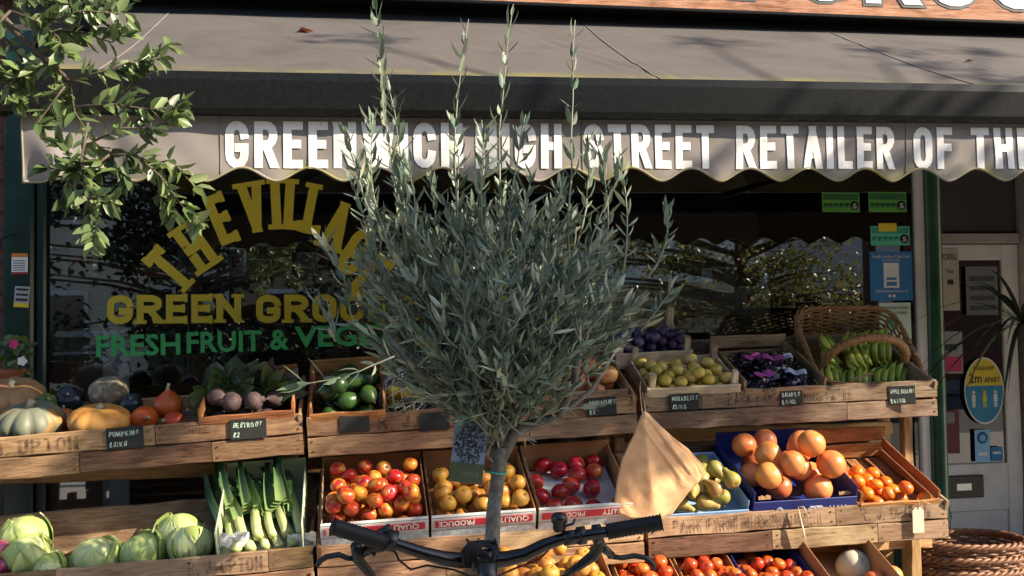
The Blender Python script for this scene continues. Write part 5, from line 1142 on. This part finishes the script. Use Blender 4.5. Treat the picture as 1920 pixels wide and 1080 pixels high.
# ------------------------------------------------------------------ evergreen oak whose branch hangs into view
ok_ = thing('evergreen_oak', 'evergreen oak with leafy branch hanging over the left end of the awning', 'tree', T((0, 0, 0)))
lv = MB(); tw = MB(); rg = random.Random(77)
og = [(.13, .19, .07), (.09, .14, .05), (.17, .24, .08), (.07, .11, .045), (.23, .29, .13)]
def oleaf(q, d, l):
    c = rg.choice(og); kk = rg.uniform(.8, 1.2); n_ = Vector((rg.uniform(-.8, .8), rg.uniform(-1, .3), rg.uniform(-.2, 1.0)))
    lv.leaf(q, d, n_, l, l*rg.uniform(.36, .46), tuple(x_*kk for x_ in c), rg.uniform(.08, .3), rg.uniform(-.1, .3))
def otw2(pts, n, l, r=.0035, sp=.9):
    P = [Vector(p) for p in pts]; tw.tube(P, [r*(1-.6*i/(len(P)-1)) for i in range(len(P))], 5); m = len(P)-1
    for k in range(n):
        s = (.12+.88*k/(n-1))*m; i = min(m-1, int(s)); q = P[i].lerp(P[i+1], s-i); d = (P[i+1]-P[i]).normalized()
        for j in range(2 if k < n-1 else 5):
            o = Vector((rg.uniform(-1, 1), rg.uniform(-1, 1), rg.uniform(-1, 1))); o -= d*o.dot(d); o.normalize(); oleaf(q, d*rg.uniform(.35, .9)+o*sp, l*rg.uniform(.6, 1.2))
LY = -2.05
def LP(px, py, dy=0): return at(px, py, LY+dy)
b = MB(); tb = Vector((-2.9, -3.1, 0)); b.tube([tb, tb+Vector((.03, .05, 1.2)), tb+Vector((.1, .1, 2.3)), tb+Vector((.3, .3, 3.2))], [.17, .13, .11, .08], 12)
b.tube([tb+Vector((.1, .1, 2.3)), (-2.1, -2.5, 2.75), (-1.55, -2.2, 2.72), LP(-60, -30), LP(60, 90), LP(130, 150)], [.06, .045, .03, .018, .008, .005], 8)
b.tube([(-1.55, -2.2, 2.72), LP(40, -60, .05), LP(150, 10, .05), LP(220, 60)], [.022, .012, .007, .004], 7); b.tube([(-2.1, -2.5, 2.75), (-1.8, -2.3, 3.2), (-1.3, -2.2, 3.4)], [.03, .02, .01], 7)
b.obj('trunk', M['bark_dark'], ok_)
segs = [([(60, 90), (130, 150), (140, 210), (175, 265), (205, 290)], 9), ([(205, 290), (255, 290), (300, 330), (345, 390), (372, 418)], 13), ([(165, 230), (152, 300), (160, 370), (180, 420), (172, 462)], 12), ([(130, 150), (200, 132), (250, 115), (300, 108)], 9), ([(140, 200), (210, 195), (280, 205), (342, 200)], 12),
        ([(60, 90), (90, 40), (150, 20), (235, 25)], 11), ([(20, 20), (70, 40), (110, 70), (120, 100)], 9), ([(0, 60), (40, 110), (50, 150), (30, 190)], 9), ([(130, 150), (100, 190), (70, 230), (75, 235)], 7), ([(90, 60), (150, 60), (210, 80), (232, 60)], 9), ([(60, 90), (100, 120), (110, 170), (100, 210)], 8),
        ([(205, 290), (180, 310), (150, 320), (115, 275)], 8), ([(150, 320), (120, 320), (90, 315)], 5), ([(175, 265), (230, 240), (290, 240), (330, 215)], 9), ([(255, 290), (270, 310), (320, 300), (365, 350)], 7), ([(210, 195), (250, 160), (270, 130), (310, 85)], 7), ([(0, -10), (60, 0), (120, -10), (200, -5)], 12), ([(30, 130), (15, 160), (20, 180)], 5),
        ([(240, 290), (225, 320), (235, 330)], 5), ([(150, 20), (190, 0), (240, -20)], 8), ([(100, 120), (60, 130), (20, 140)], 7), ([(20, 20), (-20, 60), (-40, 110)], 8), ([(152, 300), (130, 340), (115, 375)], 6), ([(160, 370), (205, 375)], 4), ([(300, 330), (300, 370), (320, 400)], 5)]
for pl_, n in segs:
    dy = rg.uniform(-.06, .06); otw2([LP(px, py, dy) for px, py in pl_], int(n*1.7), .056)
for k in range(60):       # the rest of the low crown, beyond the left edge of the view
    q = Vector((rg.uniform(-3.6, -1.35), rg.uniform(-3.6, -1.9), rg.uniform(2.75, 4.1))); e = q+Vector((rg.uniform(-.2, .2), rg.uniform(-.2, .2), rg.uniform(-.25, .1))); otw2([q, (q+e)/2, e], 6, .055)
f_ = lv.obj('foliage', M['oak_leaf'], ok_); f_['kind'] = 'stuff'; tw.obj('twigs', M['bark_dark'], ok_, kind='stuff')

# ------------------------------------------------------------------ bicycle, its handlebar across the bottom of the view
HY = -2.8
bk_ = thing('bicycle', 'black bicycle parked facing the shop with riser handlebar and bell', 'bicycle', T((0, 0, 0)))
h_ = lambda px, py, dy=0: at(px, py, HY+dy)
def part(name, fn, mat, par=bk_): 
    b = MB(); fn(b); return b.obj(name, M[mat], par)
barp = [h_(640, 992, -.03), h_(700, 1012, -.01), h_(745, 1021), h_(790, 1036), h_(830, 1047, .01), h_(862, 1051, .015), h_(905, 1051, .015), h_(950, 1048, .015), h_(985, 1040, .01), h_(1020, 1022), h_(1055, 1010), h_(1110, 1002, -.01), h_(1235, 980, -.03)]
hb = part('handlebar', lambda b: b.tube(barp, [.0112, .0112, .0112, .0125, .0145, .0158, .0158, .0158, .014, .0125, .0112, .0112, .0112], 14), 'bike_black')
def grip(b, p0, p1):
    n = 15; pts = []; rad = []
    for i in range(n*2+1):
        s = i/(n*2); pts.append(p0.lerp(p1, s)); rad.append(.0165-(.0016 if i % 2 else 0)+(.002 if i in (0, n*2) else 0))
    b.tube(pts, rad, 14)
part('grip', lambda b: grip(b, h_(624, 987, -.035), h_(722, 1017, -.008)), 'rubber'); part('grip', lambda b: grip(b, h_(1241, 979, -.035), h_(1138, 997, -.012)), 'rubber')
def clamp(b, p, d, r, l): b.tube([p-d*l/2, p+d*l/2], r, 12)
dl = (h_(745, 1021)-h_(700, 1010)).normalized(); dr = (h_(1110, 1002)-h_(1055, 1010)).normalized()
def lever(b, br, pts, rad): b.tube(pts, rad, 8, flat=.55)
def left_ctrl(b):
    clamp(b, h_(733, 1014), dl, .021, .022); b.tube([h_(712, 1004, .02), h_(725, 997, .02), h_(738, 1010, .02)], [.012, .017, .010], 10)
    b.tube([h_(728, 1018, .02), h_(690, 1030, .045), h_(668, 1045, .05)], [.014, .012, .008], 8); b.tube([h_(668, 1022, .03), h_(672, 1050, .05), h_(690, 1072, .05), h_(705, 1086, .05)], [.012, .011, .009, .005], 8); b.tube([h_(700, 1036, .03), h_(702, 1042, .03)], .004, 6)
lb = part('brake_mount', left_ctrl, 'black_metal'); part('brake_lever', lambda b: b.tube([h_(672, 1048, .05), h_(650, 1046, .055), h_(636, 1040, .055), h_(612, 1044, .05), h_(600, 1052, .045), h_(594, 1062, .04)], [.007, .006, .0065, .0065, .006, .005], 8, flat=.6), 'black_metal')
def right_ctrl(b):
    clamp(b, h_(1120, 1001), dr, .019, .016); clamp(b, h_(1090, 1004), dr, .018, .016); clamp(b, h_(1070, 1008), dr, .0145, .03); b.tube([h_(1118, 1003, .02), h_(1125, 1022, .035), h_(1112, 1042, .045), h_(1085, 1062, .05), h_(1060, 1078, .05)], [.012, .013, .012, .009, .006], 9); b.tube([h_(1125, 1022, .03), h_(1148, 1042, .05)], [.009, .008], 8)
rb = part('brake_mount', right_ctrl, 'black_metal'); part('brake_lever', lambda b: b.tube([h_(1140, 1042, .05), h_(1165, 1046, .055), h_(1190, 1042, .055), h_(1212, 1046, .05), h_(1224, 1055, .045), h_(1228, 1068, .04)], [.007, .0065, .0065, .007, .006, .0045], 8, flat=.6), 'black_metal')
b = MB(); p = h_(1049, 1001, .0); b.lathe([(.001, 0), (.011, 0), (.0135, .006), (.0135, .016), (.0165, .018), (.0165, .028), (.014, .034), (.008, .037), (.001, .038)], 18); bl_ = b.obj('bell', M['black_metal'], bk_, T(p+Vector((0, 0, .005)))); b = MB(); b.tube([(.008, -.01, .012), (.025, -.012, .016), (.03, -.012, .026)], .003, 6); b.obj('striker', M['black_metal'], bl_)
p = h_(905, 1051, .015)
def stem_(b):
    clamp(b, p, Vector((1, 0, 0)), .0225, .046); b.tube([p, p+Vector((0, -.06, -.012))], [.021, .019], 10); b.tube([p+Vector((0, -.07, -.045)), p+Vector((0, -.068, .012))], .0195, 12)
    for sx in (-1, 1): b.tube([p+Vector((sx*.015, -.006, .022)), p+Vector((sx*.015, -.002, .027))], .0045, 6)
sm_ = part('stem', stem_, 'black_metal'); part('bolts', lambda b: [b.tube([p+Vector((sx*.014, -.026, .010*sz)), p+Vector((sx*.014, -.020, .010*sz))], .004, 6) for sx in (-1, 1) for sz in (-1, 1)], 'steel', sm_)
def strap(b):      # tangle of strap and light bracket on the stem
    for k in range(5): b.tube([h_(872+k*5, 1062-k*3, -.02), h_(868+6*k, 1034, -.025), h_(880+6*k, 1019+k, -.01), h_(905+6*k, 1016+2*(k % 2), 0), h_(926+2*k, 1030, -.02), h_(925-3*k, 1060, -.025)], .0045, 5)
    b.tube([h_(884, 1022, -.01), h_(874, 1010, -.01)], [.004, .002], 5); b.tube([h_(925, 1018, -.01), h_(930, 1010, -.01)], [.004, .002], 5)
part('strap', strap, 'rubber')
part('cable', lambda b: b.tube([h_(735, 1022, .03), h_(748, 1050, .03), h_(770, 1068, .03), h_(800, 1060, .04), h_(850, 1068, .05), h_(895, 1085, .05)], .0024, 6), 'rubber'); part('cable', lambda b: b.tube([h_(1030, 1030, .03), h_(1010, 1050, .03), h_(975, 1062, .04), h_(920, 1085, .05)], .0022, 6), 'cable_red'); part('cable', lambda b: b.tube([h_(1060, 1078, .05), h_(1020, 1095, .06), h_(930, 1110, .05)], .0024, 6), 'rubber')
hx = p.x; s0 = p+Vector((0, -.07, -.05))
part('head_tube', lambda b: b.tube([s0, s0+Vector((0, .05, -.14))], .024, 12), 'bike_black')
fo = s0+Vector((0, .05, -.14)); ax = Vector((hx, fo.y+.18, .34))
def fork_(b):
    for sx in (-1, 1): b.tube([fo+Vector((sx*.02, 0, 0)), fo+Vector((sx*.06, .01, -.04)), ax+Vector((sx*.055, 0, 0))], [.016, .017, .012], 8)
part('fork', fork_, 'bike_black')
def wheel(c_):
    w_ = MB(); w_.tube([c_+Vector((0, .318*math.cos(a), .318*math.sin(a))) for a in [i*.1309 for i in range(48)]], .025, 10, closed=True); wo = w_.obj('tyre', M['rubber'], bk_); r2 = MB(); r2.tube([c_+Vector((0, .288*math.cos(a), .288*math.sin(a))) for a in [i*.1309 for i in range(48)]], .011, 8, closed=True)
    for k in range(24):
        a = k*.2618; r2.tube([c_+Vector((.02*(-1)**k, .02*math.cos(a), .02*math.sin(a))), c_+Vector((0, .285*math.cos(a+.2*(-1)**(k//2)), .285*math.sin(a+.2*(-1)**(k//2))))], .001, 4)
    r2.tube([c_+Vector((-.05, 0, 0)), c_+Vector((.05, 0, 0))], .016, 10); r2.obj('rim', M['steel'], wo)
wheel(ax); ra = ax+Vector((0, -1.05, 0)); wheel(ra); bb = ax+Vector((0, -.62, -.04)); ht = s0+Vector((0, .01, -.03)); hd = s0+Vector((0, .045, -.13)); stp = bb+Vector((0, -.16, .44))
part('frame', lambda b: [b.tube(q, r_, 10) for q, r_ in (([hd, bb], .022), ([ht, stp], .017), ([bb, stp], .016), ([stp, stp+Vector((0, -.04, .10))], .014), ([bb, bb+Vector((.04, -.2, .02)), ra+Vector((.06, 0, 0))], .009), ([bb, bb+Vector((-.04, -.2, .02)), ra+Vector((-.06, 0, 0))], .009), ([stp, ra+Vector((.06, 0, 0))], .008), ([stp, ra+Vector((-.06, 0, 0))], .008))], 'bike_black')
b = MB(); q = stp+Vector((0, -.05, .12)); b.grid(lambda u, v: (q.x+(u-.5)*2*(.018+.055*v**2), q.y+.13-.26*v, q.z+.02*v-.05*(2*u-1)**2*(.3+v)), 12, 12); b.obj('saddle', M['rubber'], bk_)
part('cranks', lambda b: (b.tube([bb+Vector((-.07, 0, 0)), bb+Vector((.07, 0, 0))], .018, 10), b.tube([bb+Vector((.075, 0, 0)), bb+Vector((.08, .12, -.11))], .009, 8), b.tube([bb+Vector((-.075, 0, 0)), bb+Vector((-.08, -.12, .11))], .009, 8)), 'black_metal')
part('kickstand', lambda b: b.tube([bb+Vector((-.04, -.1, .02)), (bb.x-.2, bb.y-.16, .006)], .008, 8), 'steel')

# ------------------------------------------------------------------ plants beside the shop
p = at(1918, 606, -.5); t = thing('spiky_palm', 'spiky dark palm with narrow arching leaves by the door', 'plant', T((p.x, -.5, 0)))
b = MB(); b.tube([(0, 0, .3), (.01, 0, .8), (0, 0, p.z)], [.035, .03, .028], 9); b.obj('trunk', M['bark_dark'], t); b = MB(); rg = random.Random(4)
for k in range(64):
    a = rg.uniform(0, 6.28); e = rg.uniform(-.1, 1.1); L_ = rg.uniform(.45, .78); d = Vector((math.cos(a), math.sin(a), 0)); n = 8; pts = []
    for i in range(n+1):
        s = i/n; pts.append(d*(L_*s*math.cos(e)*(1))+Vector((0, 0, p.z+L_*(s*math.sin(e)-.55*s*s*(.4+math.cos(e))))))
    sd = Vector((-d.y, d.x, 0)); vs = []
    for i, q in enumerate(pts): ww = .013*(1-(i/n)**1.5)*min(1, .4+i*.3); vs += [q+sd*ww, q-sd*ww]
    b.add(vs, [(2*i, 2*i+1, 2*i+3, 2*i+2) for i in range(n)], 0, tuple(x_*rg.uniform(.6, 1.2) for x_ in (.02, .035, .018)))
b.obj('leaves', M['dark_leaf'], t); b = MB(); b.lathe([(.1, .002), (.11, .02), (.15, .32), (.16, .33), (.145, .33), (.01, .31)], 20); b.obj('pot', M['terracotta'], t)
p = at(-8, 665, -.4); t = thing('flower_basket', 'trailing plant with a pink flower hung beside the green pilaster', 'plant', T(p)); b = MB(); rg = random.Random(8)
for k in range(70):
    q = Vector((rg.uniform(-.12, .11), rg.uniform(-.1, .1), rg.uniform(-.07, .09))); b.leaf(q, Vector((q.x+rg.uniform(-.1, .1), q.y, rg.uniform(-.2, .1))), Vector((rg.uniform(-.5, .5), -1, .6)), .045, .026, rg.choice([(.10, .17, .03), (.16, .22, .05), (.06, .11, .03)]), .2, .3)
b.obj('foliage', M['oak_leaf'], t)
for m_, px, py in ((pink, 26, 645), (white, 42, 677)):
    b = MB()
    for k in range(5): a = k*1.257; b.leaf(Vector((0, 0, 0)), Vector((math.cos(a), -.3, math.sin(a))), Vector((0, -1, 0)), .022, .02, (1, 1, 1), .05, .1)
    b.obj('flower', m_, t, T(at(px, py, -.5)-p))
b = MB(); b.lathe([(.02, -.17), (.07, -.15), (.11, -.08), (.12, -.06), (.11, -.06), (.01, -.07)], 18); b.obj('pot', M['terracotta'], t)
b = MB(); b.tube([(-.05, .0, -.06), (-.05, .2, .5), (-.05, .40, .55)], .004, 5); b.obj('hanger', M['black_metal'], t)

# ------------------------------------------------------------------ street trees and the other side of the street (seen in the window)
def street_tree(label, x, y, h, clusters, nl, ls, cols, rt, seed, lmat='oak_leaf'):
    rg = random.Random(seed); t = thing('street_tree', label, 'tree', T((x, y, 0))); o = Vector((x, y, 0)); b = MB(); b.tube([(0, 0, -.1), (.03, .02, h*.35), (.0, .05, h*.7), (.05, 0, h)], [rt, rt*.8, rt*.65, rt*.4], 10)
    lv = MB()
    for (c, r_, k_) in clusters:
        c = Vector(c)-o; hz = max(h*.45, min(h, c.z-.4)); st_ = Vector((.02, .03, hz)); mid = st_.lerp(c, .5)+Vector((0, 0, .08)); b.tube([st_, mid, c], [rt*.28, rt*.16, .008], 6)
        for i in range(int(nl*k_)):
            q = Vector((rg.gauss(0, .5), rg.gauss(0, .5), rg.gauss(0, .42)))*r_; kk = rg.uniform(.7, 1.25); cl = rg.choice(cols); lv.leaf(c+q, Vector((rg.uniform(-1, 1), rg.uniform(-1, 1), rg.uniform(-1, .4))), Vector((rg.uniform(-1, 1), rg.uniform(-1, 1), 1)), ls*rg.uniform(.7, 1.2), ls*.55, tuple(v*kk for v in cl), .2, .2)
    b.obj('trunk', M['bark_dark'], t); f = lv.obj('foliage', M[lmat], t); f['kind'] = 'stuff'; return t
# boughs of the tree to the right, between the sun and the shop: its dappled shade falls on the olive and the middle crates
def bough(px, py, Y, s): return tuple(at(px, py, Y)+SUN*s)
rg = random.Random(21); cl = []
for px, py in [(640, 530), (700, 560), (760, 520), (820, 500), (830, 600), (900, 520), (960, 500), (960, 620), (1020, 540), (1080, 490), (1100, 620), (1150, 520), (1190, 480), (1200, 600), (700, 660), (800, 690), (900, 720), (1000, 720), (1100, 700), (920, 800), (930, 880), (1060, 790), (1180, 700), (870, 620), (1040, 630), (1230, 520)]:
    cl.append((bough(px, py, OY-.1, rg.uniform(6.2, 7.2)), .16, 1.))
for px, py, Y in [(900, 780, -.9), (1000, 770, -.9), (1100, 770, -.9), (1180, 800, -.95), (1280, 770, -.85), (1380, 760, -.85), (1450, 750, -.85), (740, 790, -.95), (1180, 830, -1.2), (300, 770, -.95)]:
    cl.append((bough(px, py, Y, rg.uniform(6.2, 7.2)), .17, 1.))
for px, py in [(650, 990), (740, 1020), (830, 1050), (930, 1040), (1030, 1020), (1120, 1000), (1210, 980), (1150, 1050), (930, 960)]:
    cl.append((bough(px, py, HY, rg.uniform(5.4, 6.0)), .12, .9))
for px, py, Y in [(1750, 120, -.9), (1650, 90, -.6), (1880, 140, -1.2), (640, 90, -.6), (1350, 60, -.5), (1850, 90, -.6)]:
    cl.append((bough(px, py, Y, rg.uniform(7.5, 9)), .14, .35))
street_tree('street tree on the pavement to the right of the shop', 5.4, -4.9, 4.6, cl, 130, .075, [(.10, .13, .03), (.16, .15, .03), (.07, .10, .025)], .10, 5)
rg = random.Random(31); cl = []
for k in range(75):
    a = rg.uniform(0, 6.28); r_ = 2.7*rg.random()**.5; cl.append(((5.6+r_*math.cos(a), -9.6+.5*r_*math.sin(a), 1.5+rg.uniform(0, 2.6)), .36, 1))
street_tree('autumn street tree at the far kerb across the road', 5.9, -9.6, 3.6, cl, 100, .10, [(.28, .28, .08), (.22, .25, .06), (.36, .32, .12)], .17, 6)
rg = random.Random(51); cl = []
for k in range(120):
    a = rg.uniform(0, 6.28); r_ = rg.random()**.5; cl.append(((-2.3+3.1*r_*math.cos(a), -9.4+.7*r_*math.sin(a), .9+rg.uniform(0, 3.6)), .42, 1))
street_tree('dark dense evergreen across the road to the left', -2.3, -9.5, 3.8, cl, 75, .13, [(.02, .035, .012), (.03, .05, .018), (.012, .02, .008)], .13, 9, 'dark_leaf')
def facade(label, x0, x1, y, h, mat, cols_, rows_, wm):
    t = thing('terraced_house', label, 'house', T(((x0+x1)/2, y, 0))); W_ = x1-x0; b = MB(); b.box((0, -2, h/2), (W_, 4, h)); b.obj('wall', mat, t); b = MB(); b.box((0, .03, h-.1), (W_+.1, .25, .25)); b.obj('cornice', M['white_paint'], t)
    b = MB(); b.add([(-W_/2-.1, .25, h), (W_/2+.1, .25, h), (W_/2+.1, -2, h+1.4), (-W_/2-.1, -2, h+1.4), (-W_/2-.1, -4.2, h), (W_/2+.1, -4.2, h)], [(0, 1, 2, 3), (3, 2, 5, 4), (0, 3, 4), (1, 5, 2)], 0, (1, 1, 1), False); b.obj('roof', M['dark'], t)
    for r_ in range(rows_):
        for c_ in range(cols_):
            x_ = -W_/2+W_*(c_+.5)/cols_; z_ = 1.5+r_*2.9
            if r_ == 0 and c_ == cols_-1:
                b = MB(); b.box((x_, .03, 1.05), (.95, .08, 2.1), bev=.01); b.obj('door', wm, t); continue
            b = MB(); b.box((x_, .02, z_), (1.05, .07, 1.6), bev=.01); w_ = b.obj('window', M['white_paint'], t); b = MB(); b.box((x_, .058, z_), (.9, .02, 1.42)); b.obj('pane', plain('dark pane', (.02, .025, .03), .08, .1, 3, 0), w_)
facade('cream rendered house across the road', -9, -2.6, -15.2, 6.6, plain('cream render', (.55, .5, .4), .9, .08, 2, .1, rnd=0), 3, 2, M['green_paint']); facade('brick house between the cream and white houses', -2.5, 4.4, -15.2, 6.2, plain('stock brick', (.32, .22, .13), .9, .2, 20, .3, rnd=0), 3, 2, M['black_metal']); facade('white rendered house across the road', 4.5, 12, -15.2, 6.8, plain('white render', (.72, .71, .68), .9, .08, 2, .1, rnd=0), 3, 2, M['bike_black']); facade('long red brick house at the right end of the far terrace', 12.1, 30, -15.2, 7.2, plain('red brick', (.2, .08, .05), .9, .2, 20, .3, rnd=0), 6, 2, M['green_paint']); facade('grey house at the left end of the far terrace', -22, -9.1, -15.2, 7.0, plain('grey render', (.3, .3, .3), .9, .1, 2, .1, rnd=0), 5, 2, M['green_paint'])
# white van parked across the road
vn = thing('parked_van', 'white delivery van parked on the far side of the road', 'van', T((6.4, -11.3, -.115))); pr = [(-2.5, .4), (-2.52, 1.0), (-2.45, 2.1), (-2.3, 2.3), (.9, 2.3), (1.25, 2.2), (1.85, 1.35), (2.45, 1.1), (2.55, .8), (2.55, .4)]; n = len(pr); b = MB()
b.add([(x_, y_, z_) for y_ in (-.95, .95) for x_, z_ in pr], [tuple(range(n))[::-1], tuple(range(n, 2*n))]+[(k, (k+1) % n, n+(k+1) % n, n+k) for k in range(n)], 0, (1, 1, 1), False); b.obj('body', plain('white van paint', (.75, .75, .75), .3, .02, 5, 0, rnd=0), vn)
for y_ in (-.956, .956): b = MB(); b.add([(.75, y_, 1.3), (1.75, y_, 1.3), (1.2, y_, 2.05), (.75, y_, 2.05)], [(0, 1, 2, 3)], 0, (1, 1, 1), False); b.obj('side_window', plain('van glass', (.01, .012, .014), .05, .1, 4, 0), vn)
for x_ in (-1.6, 1.65):
    for y_ in (-.86, .86): b = MB(); b.lathe([(.001, -.1), (.2, -.1), (.32, -.1), (.35, -.07), (.35, .07), (.32, .1), (.2, .1), (.001, .1)], 22); wh = b.obj('wheel', M['rubber'], vn, T((x_, y_, .34)) @ RX(R(90))); b = MB(); b.lathe([(.001, -.105), (.2, -.105), (.2, .105), (.001, .105)], 16); b.obj('hub', M['steel'], wh)
